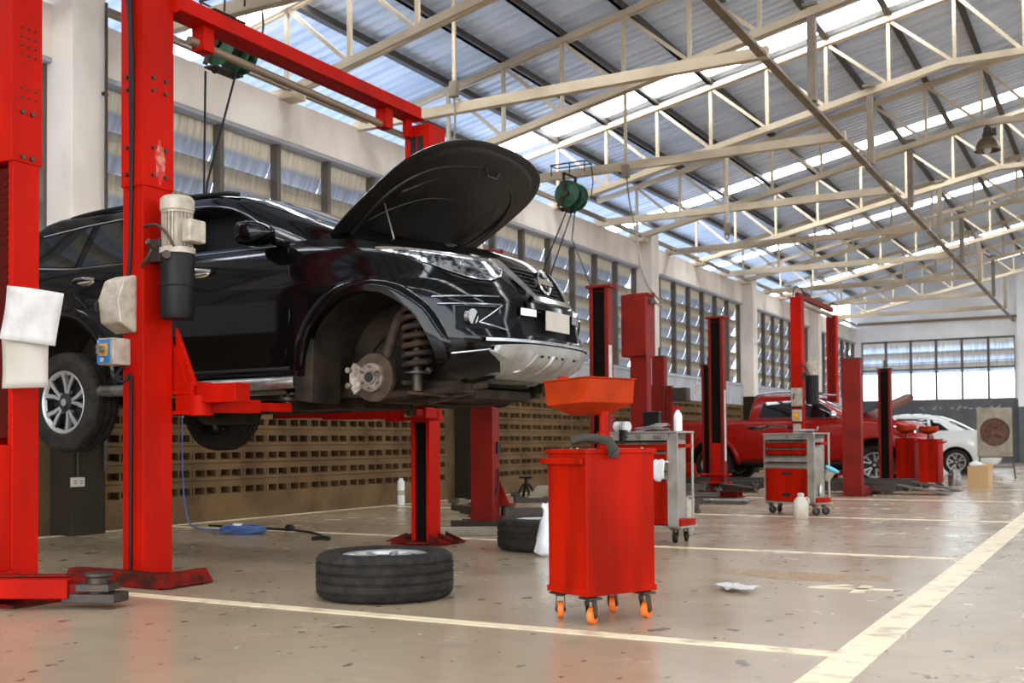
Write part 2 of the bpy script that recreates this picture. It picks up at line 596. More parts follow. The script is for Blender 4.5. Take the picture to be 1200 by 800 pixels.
# ------------------------------------------------------------------ side wall
def vent_wall(y0, y1, name, label):
    m = MB()
    X, D = WX, .13
    rows = 8
    zb, zt = .262, .262 + .195 * 8
    n = int((y1 - y0 - .1) / .4)
    ya = y0 + ((y1 - y0) - n * .4) / 2
    def q(ya_, yb, za, zc):
        m.face([(X, ya_, za), (X, ya_, zc), (X, yb, zc), (X, yb, za)])
    # plain parts
    m.face([(X, y0, 0), (X, y0, zb), (X, y1, zb), (X, y1, 0)])
    m.face([(X, y0, zt), (X, y0, 1.82), (X, y1, 1.82), (X, y1, zt)])
    q(y0, ya, zb, zt)
    q(ya + n * .4, y1, zb, zt)
    for r in range(rows):
        z = zb + r * .195
        z0, z1 = z + .035, z + .115      # slot
        for b in range(n):
            y = ya + b * .4
            q(y + .005, y + .395, z, z0)
            q(y + .005, y + .395, z1, z + .183)
            # mortar groove between courses
            m.face([(X, y, z + .183), (X - .012, y, z + .186), (X - .012, y + .4, z + .186), (X, y + .4, z + .183)])
            m.face([(X - .012, y, z + .186), (X, y, z + .195), (X, y + .4, z + .195), (X - .012, y + .4, z + .186)])
            s = [(y + .005, y + .035), (y + .19, y + .21), (y + .365, y + .395)]
            for a, c in s:
                q(a, c, z0, z1)
            for a, c in ((y + .035, y + .19), (y + .21, y + .365)):
                x2 = X - D
                m.face([(X, a, z0), (X, c, z0), (x2, c, z0 + .02), (x2, a, z0 + .02)])
                m.face([(X, a, z1), (x2, a, z1), (x2, c, z1), (X, c, z1)])
                m.face([(X, a, z0), (x2, a, z0 + .02), (x2, a, z1), (X, a, z1)])
                m.face([(X, c, z0), (X, c, z1), (x2, c, z1), (x2, c, z0 + .02)])
                m.face([(x2, a, z0 + .02), (x2, c, z0 + .02), (x2, c, z1), (x2, a, z1)])
    m.rng(X - .2, X - .14, y0, y1, 0, 1.82)
    o = m.build(name, 'block', smooth=0)
    return struct(o, label, 'wall')
bays = list(zip(CY, CY[1:] + [YF]))
ordn = ['beyond the parked lifts', 'behind the black SUV', 'behind the lone red posts', 'behind the red pickup truck', 'beyond the pickup truck', 'at the far corner']
m = MB()
for y0, y1 in bays:
    m.rng(WX - .2, WX, y0, y1, 1.82, 2.36)
    m.rng(WX - .24, WX + .03, y0, y1, 2.34, 2.40)
    m.rng(WX - .22, WX + .02, y0, y1, 4.60, 5.12)
m.rng(WX - .2, WX, -9, CY[0], 0, 5.12)
band = m.build('wall_left', ['band', 'wallcream'], smooth=0, bevel=.004)
for p in band.data.polygons:
    if p.center.z > 3 or p.center.y < CY[0]:
        p.material_index = 1
struct(band, 'long side wall with grey cement strip and cream upper beam', 'wall')
for i, (y0, y1) in enumerate(bays):
    vent_wall(y0 + .2, y1 - .2 if i < 5 else y1, 'wall_left_vent_blocks', 'brown vent block wall ' + ordn[i])
for i, y in enumerate(CY):
    m = MB()
    m.rng(WX - .22, WX + .30, y - .2, y + .2, 2.05, 5.32, 0)
    m.rng(WX - .22, WX + .301, y - .201, y + .201, 0, 2.05, 1)
    o = m.build('wall_left_column', ['wallcream', 'dado'], smooth=0, bevel=.01)
    struct(o, 'cream plastered wall column with dark painted foot', 'column', 'columns along the side wall')
# windows of the side wall
for i, (y0, y1) in enumerate(bays):
    a, b = y0 + .2, (y1 - .2 if i < 5 else y1)
    m = MB()
    k = max(2, round((b - a) / .98))
    for j in range(k + 1):
        y = a + (b - a) * j / k
        m.rng(WX - .17, WX - .06, y - .035, y + .035, 2.40, 4.56)
    m.rng(WX - .17, WX - .06, a, b, 2.39, 2.43)
    fr = m.build('window_%d' % (i + 1), 'mullion', smooth=0)
    struct(fr, 'row of dusty louvred window panes ' + ordn[i], 'window')
    m = MB()
    m.rng(WX - .22, WX + .012, a, b, 4.555, 4.60)
    m.build('window_head', 'soffit', fr, smooth=0)
    m = MB()
    for s in range(5):
        z = 4.56 - .44 * s
        prof = [(-.16, 0), (-.175, -.12), (-.205, -.24), (-.255, -.36), (-.325, -.47), (-.37, -.52)]
        for j in range(k):
            ya, yb = a + (b - a) * j / k + .004, a + (b - a) * (j + 1) / k - .004
            if j == k - 1:
                yb -= .02
            rows = []
            for n_, (dx, dz) in enumerate(prof):
                cut = .16 * (n_ / 5) ** 1.3 if j == k - 1 else 0
                rows.append([(WX + dx, ya + (yb - cut - ya) * t / 3, z + dz) for t in range(4)])
            m.grid(rows)
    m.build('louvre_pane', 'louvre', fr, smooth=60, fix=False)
# conduits along the head of the wall and on the near column
for i, (dz, dx, r_) in enumerate(((.06, .12, .028), (.14, .05, .028), (.02, .20, .018))):
    m = MB()
    m.tube([(WX + dx, -8, 5.14 + dz), (WX + dx, YF - .3, 5.14 + dz)], r_, 8)
    struct(m.build('wall_pipe', 'pipe'), 'brown pipe running along the top of the side wall', 'pipe', 'pipes along the wall head')
m = MB()
m.tube([(WX + .335, 7.44, .6), (WX + .335, 7.44, 5.2)], .016, 8)
for z in (1.4, 2.9, 4.3):
    m.box((WX + .32, 7.44, z), (.03, .06, .03))
struct(m.build('trim_1', 'darksteel'), 'thin dark conduit down the cream column beside the SUV', 'conduit')

# opposite side wall (behind the viewer's shoulder): plain, with a window strip
m = MB()
XR = 2 * RIDGE - WX
m.rng(XR, XR + .2, -9, YF, 0, 2.4, 1)
m.rng(XR, XR + .2, -9, YF, 4.6, 5.12)
for y in CY + [YF - .2]:
    m.rng(XR - .3, XR + .2, y - .2, y + .2, 0, 5.3)
o = m.build('wall_right', ['wallcream', 'band'], smooth=0)
struct(o, 'plain opposite side wall of the workshop', 'wall')

# ------------------------------------------------------------------ far wall
m = MB()
m.rng(WX - .2, 14, YF, YF + .2, 0, 2.3, 1)
m.rng(WX - .2, -8.8, YF, YF + .2, 2.3, 4.6)
m.rng(-3.4, 14, YF, YF + .2, 2.3, 4.6)
m.prism([(WX - .2, 4.6), (14, 4.6), (11.0, 6.3), (RIDGE, 8.35), (WX - .2, 6.3)], 'Y', YF, YF + .2)
m.rng(-3.3, -2.85, YF - .35, YF, 2.0, 7.3)
m.rng(-3.301, -2.849, YF - .351, YF, 0, 2.0, 1)
o = m.build('wall_far', ['wallwhite', 'farlow'], smooth=0)
struct(o, 'white gable end wall with dark grey painted foot', 'wall')
m = MB()
for j in range(7):
    x = -8.8 + 5.4 * j / 6
    m.rng(x - .04, x + .04, YF + .02, YF + .14, 2.3, 4.6)
for z in (2.32, 3.48, 4.56):
    m.rng(-8.8, -3.4, YF + .03, YF + .12, z - .03, z + .03)
fr = m.build('window_7', 'mullion', smooth=0)
struct(fr, 'wide bright window in the far gable wall', 'window')
m = MB()
for s in range(3):
    z = 4.56 - .40 * s
    rows = [[(-8.8 + 5.4 * t / 12, YF + dy, z + dz) for t in range(13)] for dy, dz in ((.13, 0), (.16, -.2), (.22, -.36), (.28, -.42))]
    m.grid(rows)
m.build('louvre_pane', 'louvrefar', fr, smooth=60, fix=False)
m = MB()
m.rng(-8.8, -3.4, YF + .07, YF + .08, 2.32, 3.48)
m.build('clear_pane', 'pane', fr, smooth=0)
m = MB()
m.tube([(WX + .1, YF - .12, 5.28), (6, YF - .12, 5.28)], .05, 8)
struct(m.build('trim_2', 'pipe'), 'brown pipe across the white gable wall', 'pipe')

m = MB()
random.seed(17)
x = -6.7
while x < -4.0:
    for k in range(random.choice((2, 3))):
        a = random.uniform(-.5, .5)
        m.bar((x, YF - .006, 2.0 + random.uniform(-.05, .03)), (x + .10 * cos(a), YF - .006, 2.03 + .12 * sin(a) + random.uniform(-.06, .04)), .008, .02)
        x += .045
    x += random.choice((.10, .14, .30))
struct(m.build('wall_far_lettering', 'band', smooth=0), 'faded white painted lettering on the dark foot of the gable wall', 'lettering')

# ------------------------------------------------------------------ roof
STRIPS = [(10.45 + 7.05 * k - .33, 10.45 + 7.05 * k + .33) for k in range(-2, 5)]
XE, RZ = -13.0, lambda x: ROOF_Z(x) + .17
XE2 = 2 * RIDGE - XE
def mirror_z(x):
    return RZ(x) if x <= RIDGE else RZ(2 * RIDGE - x)
def rib_profile(y0, y1, pitch=.2):
    out = []
    y = y0
    while y < y1 - 1e-6:
        for d, h in ((0, 0), (.10, 0), (.125, .038), (.175, .038)):
            if y + d <= y1:
                out.append((y + d, h))
        y += pitch
    out.append((y1, 0))
    return out
segs = []
y = -9.
for a, b in STRIPS:
    segs.append((y, a))
    y = b
segs.append((y, YF + .2))
m = MB()
for y0, y1 in segs:
    pr = rib_profile(y0 - .03, y1 + .03)
    for xa, xb in ((XE, RIDGE), (RIDGE, XE2)):
        m.grid([[(x, yy, mirror_z(x) + h) for yy, h in pr] for x in (xa, xb)])
o = m.build('ceiling', 'roof', smooth=0, fix=False)
struct(o, 'ribbed bluish galvanised roof sheeting', 'ceiling')
skym = skylight_material()
for i, (y0, y1) in enumerate(STRIPS):
    m = MB()
    pr = rib_profile(y0, y1)
    for xa, xb in ((XE, RIDGE), (RIDGE, XE2)):
        m.grid([[(x, yy, mirror_z(x) + h + .004) for yy, h in pr] for x in (xa, xb)])
    struct(m.build('ceiling_skylight', skym, smooth=0, fix=False), 'bright translucent strip of roof sheeting letting in daylight', 'skylight', 'skylight strips in the roof')
for k in range(-1, 21):
    x = -8.95 + .97 * k if k >= 0 else -10.0
    if abs(x - RIDGE) < .3:
        continue
    z = mirror_z(x) - .005
    m = MB()
    m.rng(x - .03, x + .03, -9, YF, z - .12, z)
    m.rng(x - .03, x + .075, -9, YF, z - .12, z - .112)
    struct(m.build('ceiling_purlin', 'purlin', smooth=0), 'steel purlin under the roof sheets, shade put into its colour', 'purlin', 'purlins under the roof')

def chord(m, a, b, w=.045, h=.10, gap=.03):
    for s in (-1, 1):
        off = Vector((0, s * (w + gap) / 2, 0))
        m.bar(Vector(a) + off, Vector(b) + off, w, h)
for i, T in enumerate(TR):
    m = MB()
    zt, zb = ROOF_Z, (lambda x: min(5.16 + .214 * (x + 9), 6.60))
    xa = WX + .05
    for sg in (1, -1):
        X = lambda x: x if sg == 1 else 2 * RIDGE - x
        chord(m, (X(xa - .9), T, zt(xa - .9)), (X(RIDGE), T, zt(RIDGE)), .05, .085)
        chord(m, (X(xa), T, zb(xa)), (X(-2.25), T, 6.60), .05, .10)
        chord(m, (X(-2.25), T, 6.60), (X(RIDGE), T, 6.60), .05, .10)
        xs = [-8.95 + .97 * k for k in range(11)]
        for k, x in enumerate(xs):
            m.bar((X(x), T, zb(x)), (X(x), T, zt(x)), .05, .05)
            if k + 1 < len(xs):
                x2 = xs[k + 1]
                m.bar((X(x + .05), T, zt(x) - .05), (X(x2 - .05), T, zb(x2) + .05), .05, .05)
    m.rng(WX - .1, WX + .25, T - .12, T + .12, 5.08, 5.2)
    struct(m.build('roof_truss', 'cream', smooth=0), 'cream painted steel roof truss with slanting web bars', 'truss', 'steel trusses under the roof')
TIES = [11.94 + 3.86 * k for k in range(-3, 9)]
for T in TIES:
    if T < 41:
        m = MB()
        m.rng(WX - .05, -3.36, T - .05, T + .05, 5.08, 5.21)
        struct(m.build('ceiling_tie_beam', 'cream', smooth=0, bevel=.004), 'horizontal cream steel tie beam above the bays', 'beam', 'tie beams from wall to runner')
m = MB()
m.rng(-3.47, -3.37, -9, YF, 5.09, 5.13)
m.rng(-3.47, -3.44, -9, YF, 5.13, 5.22)
struct(m.build('ceiling_beam', 'creamdark', smooth=0), 'long steel runner beam hung below the trusses along the hall', 'beam')
for T in TR:
    m = MB()
    m.rng(-3.47, -3.37, T - .06, T + .06, 5.2, 6.42)
    m.rng(-3.52, -3.32, T - .09, T + .09, 6.42, 6.46)
    struct(m.build('ceiling_hanger', 'creamdark', smooth=0), 'brown steel hanger post between truss and runner beam', 'hanger', 'hanger posts of the runner beam')
# ------------------------------------------------------------------ cars
class Shell:
    """a car body as a stack of plan outlines: levels (z, half width, front x, rear x)"""
    def __init__(self, lv, fa=.9, ra=.8, nf=2.75, nr=4.5, warp=None, bulge=0.):
        self.lv, self.fa, self.ra, self.nf, self.nr = lv, fa, ra, nf, nr
        self.warp = warp or (lambda x, z: z)          # parameter height -> real height
        self.bulge = bulge
    def at(self, z):
        lv = self.lv
        if z <= lv[0][0]:
            return lv[0][1:]
        for a, b in zip(lv, lv[1:]):
            if z <= b[0]:
                k = (z - a[0]) / (b[0] - a[0])
                return tuple(a[i] + (b[i] - a[i]) * k for i in (1, 2, 3))
        return lv[-1][1:]
    def zp(self, x, z):
        lo, hi = self.lv[0][0] - .2, self.lv[-1][0] + .2
        for _ in range(30):
            mid = (lo + hi) / 2
            if self.warp(x, mid) < z:
                lo = mid
            else:
                hi = mid
        return (lo + hi) / 2
    def side(self, x, z):
        """half width at x and height z"""
        w, xf, xr = self.at(self.zp(x, z))
        a = xf - self.fa
        if x > a:
            k = min(1, (x - a) / self.fa)
            return w * max(0, 1 - k ** self.nf) ** (1 / self.nf)
        a = xr + self.ra
        if x < a:
            k = min(1, (a - x) / self.ra)
            return w * max(0, 1 - k ** self.nr) ** (1 / self.nr)
        return w
    def front(self, y, z):
        """front x at lateral y and real height z"""
        p = z
        x = 0
        for _ in range(4):
            w, xf, xr = self.at(p)
            x = xf - self.fa + self.fa * max(0, 1 - min(1, abs(y) / w) ** self.nf) ** (1 / self.nf)
            p = self.zp(x, z)
        return x
    def ring(self, lvl, nq=16, ns=26):
        z, w, xf, xr = lvl
        pts = []
        for i in range(nq + 1):                      # rear centre -> rear corner
            t = pi / 2 * i / nq
            pts.append((xr + self.ra - self.ra * cos(t) ** (2 / self.nr) if i < nq else xr + self.ra, w * sin(t) ** (2 / self.nr)))
        x0, x1 = xr + self.ra, xf - self.fa
        for i in range(1, ns):
            pts.append((x0 + (x1 - x0) * i / ns, w))
        for i in range(nq + 1):
            t = pi / 2 * (1 - i / nq)
            c = cos(t) if i else 0.
            pts.append((x1 + self.fa * max(0, c) ** (2 / self.nf), w * (sin(t) ** (2 / self.nf) if i < nq else 0.)))
        return pts
    def mesh(self, m=None, nq=16, ns=26, mis=None):
        m = m or MB()
        rows = []
        for l in self.lv:
            p = self.ring(l, nq, ns)
            full = [(x, -y) for x, y in p] + [(x, y) for x, y in p[-2:0:-1]]
            rows.append([(x, y, self.warp(x, l[0])) for x, y in full])
        half = len(self.ring(self.lv[0], nq, ns))
        m.rings(rows, False, False, mis=mis)
        # caps as strips between the two sides
        for r, flip in ((rows[0], True), (rows[-1], False)):
            n = len(r)
            for i in range(half - 1):
                a, b = r[i], r[i + 1]
                c, d = r[(n - i - 1) % n if i + 1 < half - 1 else i + 1], r[(n - i) % n]
                q = []
                for p in (a, b, c, d):
                    if p not in q:
                        q.append(p)
                if len(q) > 2:
                    m.face(q[::-1] if flip else q)
        bmesh.ops.remove_doubles(m.bm, verts=m.bm.verts, dist=1e-5)
        return m

def side_panel(sh, poly, off, s=-1, nx=10, m=None, mi=0, thick=.006):
    """a thin plate lying on the shell side; poly is (lower edge points, upper edge points) in (x, z)"""
    m = m or MB()
    def interp(ps, k):
        L_ = [0]
        for a, b in zip(ps, ps[1:]):
            L_.append(L_[-1] + math.hypot(b[0] - a[0], b[1] - a[1]))
        d = k * L_[-1]
        for i in range(len(ps) - 1):
            if d <= L_[i + 1] + 1e-9:
                q = (d - L_[i]) / max(1e-9, L_[i + 1] - L_[i])
                return (ps[i][0] + (ps[i + 1][0] - ps[i][0]) * q, ps[i][1] + (ps[i + 1][1] - ps[i][1]) * q)
        return ps[-1]
    lo, hi = poly
    G = []
    for j in range(6):
        row = []
        for i in range(nx + 1):
            a, b = interp(lo, i / nx), interp(hi, i / nx)
            x, z = a[0] + (b[0] - a[0]) * j / 5, a[1] + (b[1] - a[1]) * j / 5
            row.append((x, s * (sh.side(x, z) + off), z))
        G.append(row)
    m.grid(G, mi)
    return m

def front_panel(sh, ys, lo, hi, off, m=None, mi=0, sgn=1, rows=5):
    """a plate on the nose; ys and edge heights"""
    m = m or MB()
    G = []
    for j in range(rows + 1):
        row = []
        for y, a, b in zip(ys, lo, hi):
            z = a + (b - a) * j / rows
            row.append((sh.front(y, z) + off, y * sgn, z))
        G.append(row)
    m.grid(G, mi)
    return m

def make_wheel(parent, loc, name='wheel', spokes=10, r=.383, wd=.1275, side=-1, flat=False, axis='Y', rim_r=.238, groove=True, n=120, sub=True):
    """tyre as the part, rim as its child; outer face towards side*Y"""
    a = 1.
    o = side
    prof = [(rim_r, -.78 * wd), (rim_r + .014, -.93 * wd), (.79 * r, -1. * wd), (.9 * r, -.965 * wd), (.962 * r, -.86 * wd), (.987 * r, -.75 * wd)]
    if groove:
        for c in (-.60, -.2, .2, .60):
            g = c * wd
            prof += [(r, g - .008), (r - .012, g - .005), (r - .012, g + .005), (r, g + .008)]
    else:
        prof += [(r, -.5 * wd), (r, .5 * wd)]
    prof += [(.987 * r, .75 * wd), (.962 * r, .86 * wd), (.9 * r, .965 * wd), (.79 * r, 1. * wd), (rim_r + .014, .93 * wd), (rim_r, .78 * wd)]
    m = MB()
    def mod(rr, aa, i):
        if groove and rr > .93 * r and abs(aa) > .66 * wd and (i % 3 == 0):
            return rr - .008
        return rr
    m.lathe(prof, n, axis, mod=mod)
    t = m.build(name, 'rubber', parent, smooth=30)
    t.location = loc
    m = MB()
    k = rim_r / .238
    f = o * wd                                   # outer face
    m.lathe([(rim_r, -.78 * wd), (.222 * k, -.7 * wd), (.205 * k, 0), (.222 * k, .7 * wd), (rim_r, .78 * wd)], 64, axis, mi=1)
    m.lathe([(rim_r + .006, f * .80), (rim_r - .004, f * .86), (rim_r - .018, f * .80), (rim_r - .03, f * .66)], 64, axis, mi=0)
    m.lathe([(.0, f * .25), (.19 * k, f * .25)], 32, axis, mi=1)
    m.lathe([(.0, f * .78), (.03 * k, f * .78), (.036 * k, f * .72), (.07 * k, f * .66), (.075 * k, f * .3)], 32, axis, mi=1)
    m.lathe([(.0, f * .80), (.028 * k, f * .80)], 24, axis, mi=0)
    for i in range(spokes):
        pair = i // 2
        base = 2 * pi * pair / (spokes / 2) + .1
        t0, t1 = base + (.10 if i % 2 else -.10), base + (.27 if i % 2 else -.27)
        def pt(rad, th, dep):
            p = (rad * cos(th), dep, rad * sin(th)) if axis == 'Y' else (rad * cos(th), rad * sin(th), dep)
            return Vector(p)
        r0, r1 = .05 * k, .222 * k
        w0, w1 = .36, .105
        ring = []
        for rad, th, ww, d in ((r0, t0, w0 * .55, .64), (.14 * k, t0 * .5 + t1 * .5, .10, .72), (r1, t1, w1 * .72, .80)):
            ring.append([pt(rad, th - ww, f * d), pt(rad, th + ww, f * d), pt(rad, th + ww, f * (d - .28)), pt(rad, th - ww, f * (d - .28))])
        m.rings(ring, mi=0)
        ring = []
        for rad, th, ww, d in ((r0 * 1.3, t0 * 1.04 - base * .04, .05, .60), (r1, t1 + (.10 if i % 2 else -.10), .05, .74)):
            ring.append([pt(rad, th - ww, f * d), pt(rad, th + ww, f * d), pt(rad, th + ww, f * (d - .2)), pt(rad, th - ww, f * (d - .2))])
        m.rings(ring, mi=1)
    rim = m.build('alloy_rim', ['alloy', 'alloydark'], t, smooth=25)
    return t

def arch_flare(sh, cx, cz, r0, r1, a0, a1, off=.022, s=-1, n=36):
    m = MB()
    rows = []
    for i in range(n + 1):
        t = a0 + (a1 - a0) * i / n
        row = []
        for rr, o in ((r0, -.05), (r0, off * .8), (r0 + (r1 - r0) * .35, off), (r0 + (r1 - r0) * .75, off * .8), (r1, -.004)):
            x, z = cx + rr * cos(t), cz + rr * sin(t)
            row.append((x, s * (sh.side(x, max(z, .33)) + o), z))
        rows.append(row)
    m.grid(rows)
    return m

# ---- black SUV on the lift ------------------------------------------------
AX, AY, AZ = -4.20, 6.55, .90
suv = thing('suv', 'black SUV raised on a lift with its hood open and front wheel off', 'car', (AX, AY, AZ))
def swarp(x, z):
    if z <= .86:
        return z
    k = 1. if x < -.6 else 1 - .20 * min(1, (x + .6) / 1.25)
    return .86 + (z - .86) * k
low = Shell([(.30, .74, .42, -3.55), (.335, .82, .60, -3.72), (.40, .885, .78, -3.86), (.46, .905, .86, -3.92), (.56, .912, .915, -3.95),
             (.62, .925, .905, -3.95), (.72, .93, .88, -3.94), (.84, .93, .88, -3.93), (.90, .932, .845, -3.92), (.985, .937, .80, -3.90),
             (1.01, .925, .785, -3.89), (1.10, .912, .73, -3.88), (1.19, .895, .67, -3.87), (1.27, .865, .60, -3.85), (1.315, .83, .52, -3.83)],
            warp=swarp)
m = low.mesh()
body = m.build('body', ['carpaint', 'liner', 'dark'], suv, smooth=32)
for cx, zc in ((0, .42), (-2.85, .42)):
    for s in (-1, 1):
        c = MB()
        c.cyl((cx, s * .42, zc), (cx, s * 1.05, zc), .50, n=56)
        c.rng(cx - .50, cx + .50, s * .42, s * 1.05, .1, zc)
        # a prism with a round top in one solid
        c.bm.free()
        c = MB()
        pts = [(cx - .50, .1), (cx + .50, .1)] + [(cx + .50 * cos(t), zc + .50 * sin(t)) for t in [pi * i / 40 for i in range(41)]]
        c.prism(pts, 'Y', s * .40, s * 1.05)
        boolean_cut(body, c.build('cutter', 'liner', smooth=0))
# recessed lower grille and fog lamp pockets in the bumper
def nose_pocket(y0, y1, z0, z1, depth, mt='dark'):
    c = MB()
    ys = [y0 + (y1 - y0) * i / 12 for i in range(13)]
    A = [(low.front(y, (z0 + z1) / 2) + .1, y, 0) for y in ys]
    pts = [(low.front(y, (z0 + z1) / 2) + .12, y) for y in ys] + [(low.front(y, (z0 + z1) / 2) - depth, y) for y in ys[::-1]]
    c.prism(pts, 'Z', z0, z1)
    boolean_cut(body, c.build('cutter', mt, smooth=0))
nose_pocket(-.40, .40, .635, .80, .07)
nose_pocket(-.36, .36, .905, 1.11, .06)
for s in (-1, 1):
    nose_pocket(*sorted((s * .79, s * .57)), .66, .80, .05)
    # bonnet aperture edge
for s, nm in ((-1, 0), (1, 0)):
    arch_flare(low, 0, .42, .495, .60, -.05, pi + .12, .026, s).build('wheel_arch_trim', 'carpaint', suv, smooth=50)
    arch_flare(low, -2.85, .42, .495, .60, -.1, pi + .1, .026, s).build('wheel_arch_trim', 'carpaint', suv, smooth=50)

cab = Shell([(1.235, .862, -.02, -3.83), (1.30, .838, -.13, -3.82), (1.40, .805, -.32, -3.79), (1.55, .745, -.69, -3.71), (1.66, .70, -.95, -3.62),
             (1.725, .665, -1.12, -3.54), (1.765, .62, -1.27, -3.46), (1.80, .53, -1.47, -3.36), (1.822, .40, -1.72, -3.2), (1.835, .2, -2.1, -2.9)],
            fa=.52, ra=.5, nf=3.0, nr=5)
top = cab.mesh().build('cabin', ['carpaint', 'dark'], suv, smooth=40)
c = MB()
c.prism([(-.80, 1.295), (-1.86, 1.305), (-1.86, 1.655), (-1.52, 1.665), (-1.30, 1.625), (-1.02, 1.48)], 'Y', -1., -.40)
boolean_cut(top, c.build('cutter', 'dark', smooth=0))
# glass
for s in (-1, 1):
    m = MB()
    side_panel(cab, ([(-1.95, 1.305), (-2.72, 1.315)], [(-1.95, 1.66), (-2.66, 1.65)]), .004, s, m=m)
    side_panel(cab, ([(-2.80, 1.32), (-3.36, 1.37)], [(-2.74, 1.645), (-3.30, 1.60)]), .004, s, m=m)
    side_panel(cab, ([(-3.42, 1.38), (-3.66, 1.42)], [(-3.36, 1.595), (-3.52, 1.58)]), .004, s, m=m)
    if s == 1:
        side_panel(cab, ([(-.80, 1.295), (-1.86, 1.305)], [(-1.05, 1.49), (-1.32, 1.625), (-1.86, 1.655)]), .004, s, m=m)
    m.build('side_window', 'glass', suv, smooth=60)
m = MB()
ys = [-.62 + 1.24 * i / 24 for i in range(25)]
m = front_panel(cab, ys, [1.285] * 25, [1.70] * 25, .006, m)
m.build('windscreen', 'glass', suv, smooth=60)
for s in (-1, 1):
    m = MB()
    m.tube([(x, s * (cab.side(x, z) + .003), z) for x, z in ((-.62, 1.285), (-1.2, 1.288), (-1.9, 1.292), (-2.8, 1.302), (-3.4, 1.36))], .007, 6)
    m.build('window_trim', 'chrome', suv)
    m = MB()
    m.tube([(x, s * (cab.side(x, z) + .004), z) for x, z in ((-.95, 1.455), (-1.16, 1.575), (-1.36, 1.648), (-1.6, 1.68), (-2.0, 1.678), (-2.7, 1.668), (-3.3, 1.62))], .006, 6, smooth=1)
    m.build('window_trim', 'chrome', suv)
for s in (-1, 1):
    m = MB()
    m.tube([(-1.35, s * .60, 1.755), (-1.5, s * .60, 1.785), (-2.2, s * .60, 1.80), (-3.0, s * .60, 1.785), (-3.25, s * .60, 1.735)], .017, 8, smooth=2)
    m.build('roof_rail', 'black', suv)
# mirrors
for s in (-1, 1):
    m = MB()
    yb = s * .86
    m.tube([(-.70, s * .83, 1.29), (-.72, s * .95, 1.305)], .03, 8)
    rs = []
    for x, k in ((-.92, .86), (-.90, 1.), (-.84, 1.0), (-.77, .86), (-.72, .55), (-.69, .2)):
        rs.append([(x, s * 1.0 + .125 * k * abs(cos(t)) ** .6 * (1 if cos(t) > 0 else -1), 1.355 + .08 * k * abs(sin(t)) ** .6 * (1 if sin(t) > 0 else -1)) for t in [2 * pi * i / 24 for i in range(24)]])
    m.rings(rs)
    mm = m.build('wing_mirror', 'carpaint', suv, smooth=50)
    m = MB()
    m.tube([(-.80, s * 1.0 + .118 * cos(t), 1.365 + .055 * sin(t)) for t in [pi * i / 12 - .3 for i in range(10)]], .006, 6)
    m.build('mirror_trim', 'satin', mm)
# door handles
for s in (-1, 1):
    for x, z in ((-1.42, 1.15), (-2.60, 1.185)):
        y = s * (low.side(x, z) + .006)
        m = MB()
        m.ball((x, y, z), (.10, .014, .035), 20, 8)
        m.tube([(x + .11, y + s * .01, z + .006), (x + .03, y + s * .04, z + .016), (x - .05, y + s * .04, z + .016), (x - .125, y + s * .012, z + .006)], .014, 8, smooth=1)
        m.build('door_handle', 'chrome', suv)
# doors: shut lines and mouldings
for s in (-1, 1):
    m = MB()
    for pts in ([(-.66, .50), (-.60, .80), (-.62, 1.1), (-.66, 1.26)], [(-1.90, .46), (-1.90, .9), (-1.91, 1.28)], [(-2.78, 1.3), (-2.70, 1.08), (-2.55, .98)]):
        m.tube([(x, s * (low.side(x, z) - .002), z) for x, z in pts], .006, 6)
    m.tube([(-.62, s * (low.side(-.6, .46) + .002), .455), (-2.32, s * (low.side(-2.3, .46) + .002), .455)], .012, 6)
    m.build('door_gap', 'dark', suv)
    m = MB()
    side_panel(low, ([(-.64, .47), (-2.30, .47)], [(-.64, .60), (-2.30, .585)]), .012, s, m=m)
    m.build('door_moulding', 'carpaint', suv, smooth=60)
    m = MB()
    m.tube([(-.60, s * .875, .365), (-.78, s * .925, .358), (-2.32, s * .925, .352), (-2.46, s * .87, .36)], .042, 14, smooth=1)
    m.build('side_step', 'steel', suv)
    # mud flap and fender lining behind the front wheel
    m = MB()
    m.prism([(-.44, .22), (-.58, .24), (-.60, .62), (-.55, .75), (-.42, .62)], 'Y', s * .60, s * .905)
    m.build('mud_flap', 'liner', suv, bevel=.01)
# head lamps
for s in (-1, 1):
    ya = [.40, .44, .50, .56, .62, .68, .73, .77, .80, .825, .845, .86]
    lo = [1.05, 1.02, .995, .98, .98, .995, 1.02, 1.05, 1.08, 1.11, 1.14, 1.175]
    hi = [1.10, 1.125, 1.13, 1.135, 1.14, 1.15, 1.16, 1.17, 1.18, 1.19, 1.195, 1.20]
    lp = front_panel(low, [s * y for y in ya], lo, hi, .012).build('headlamp', 'lamp', suv, smooth=60)
    m = MB()
    m.tube([(low.front(s * y, z) + .016, s * y, z) for y, z in zip(ya, hi)], .009, 6)
    m.tube([(low.front(s * y, z) + .014, s * y, z) for y, z in list(zip(ya, lo))[:8]], .006, 6)
    m.build('lamp_trim', 'chrome', lp)
    for y, z, r_ in ((.53, 1.055, .038), (.65, 1.075, .036)):
        m = MB()
        x = low.front(s * y, z) + .004
        m.ball((x, s * y, z), (.022, r_, r_), 18, 10)
        m.build('lamp_lens', 'pane', lp)
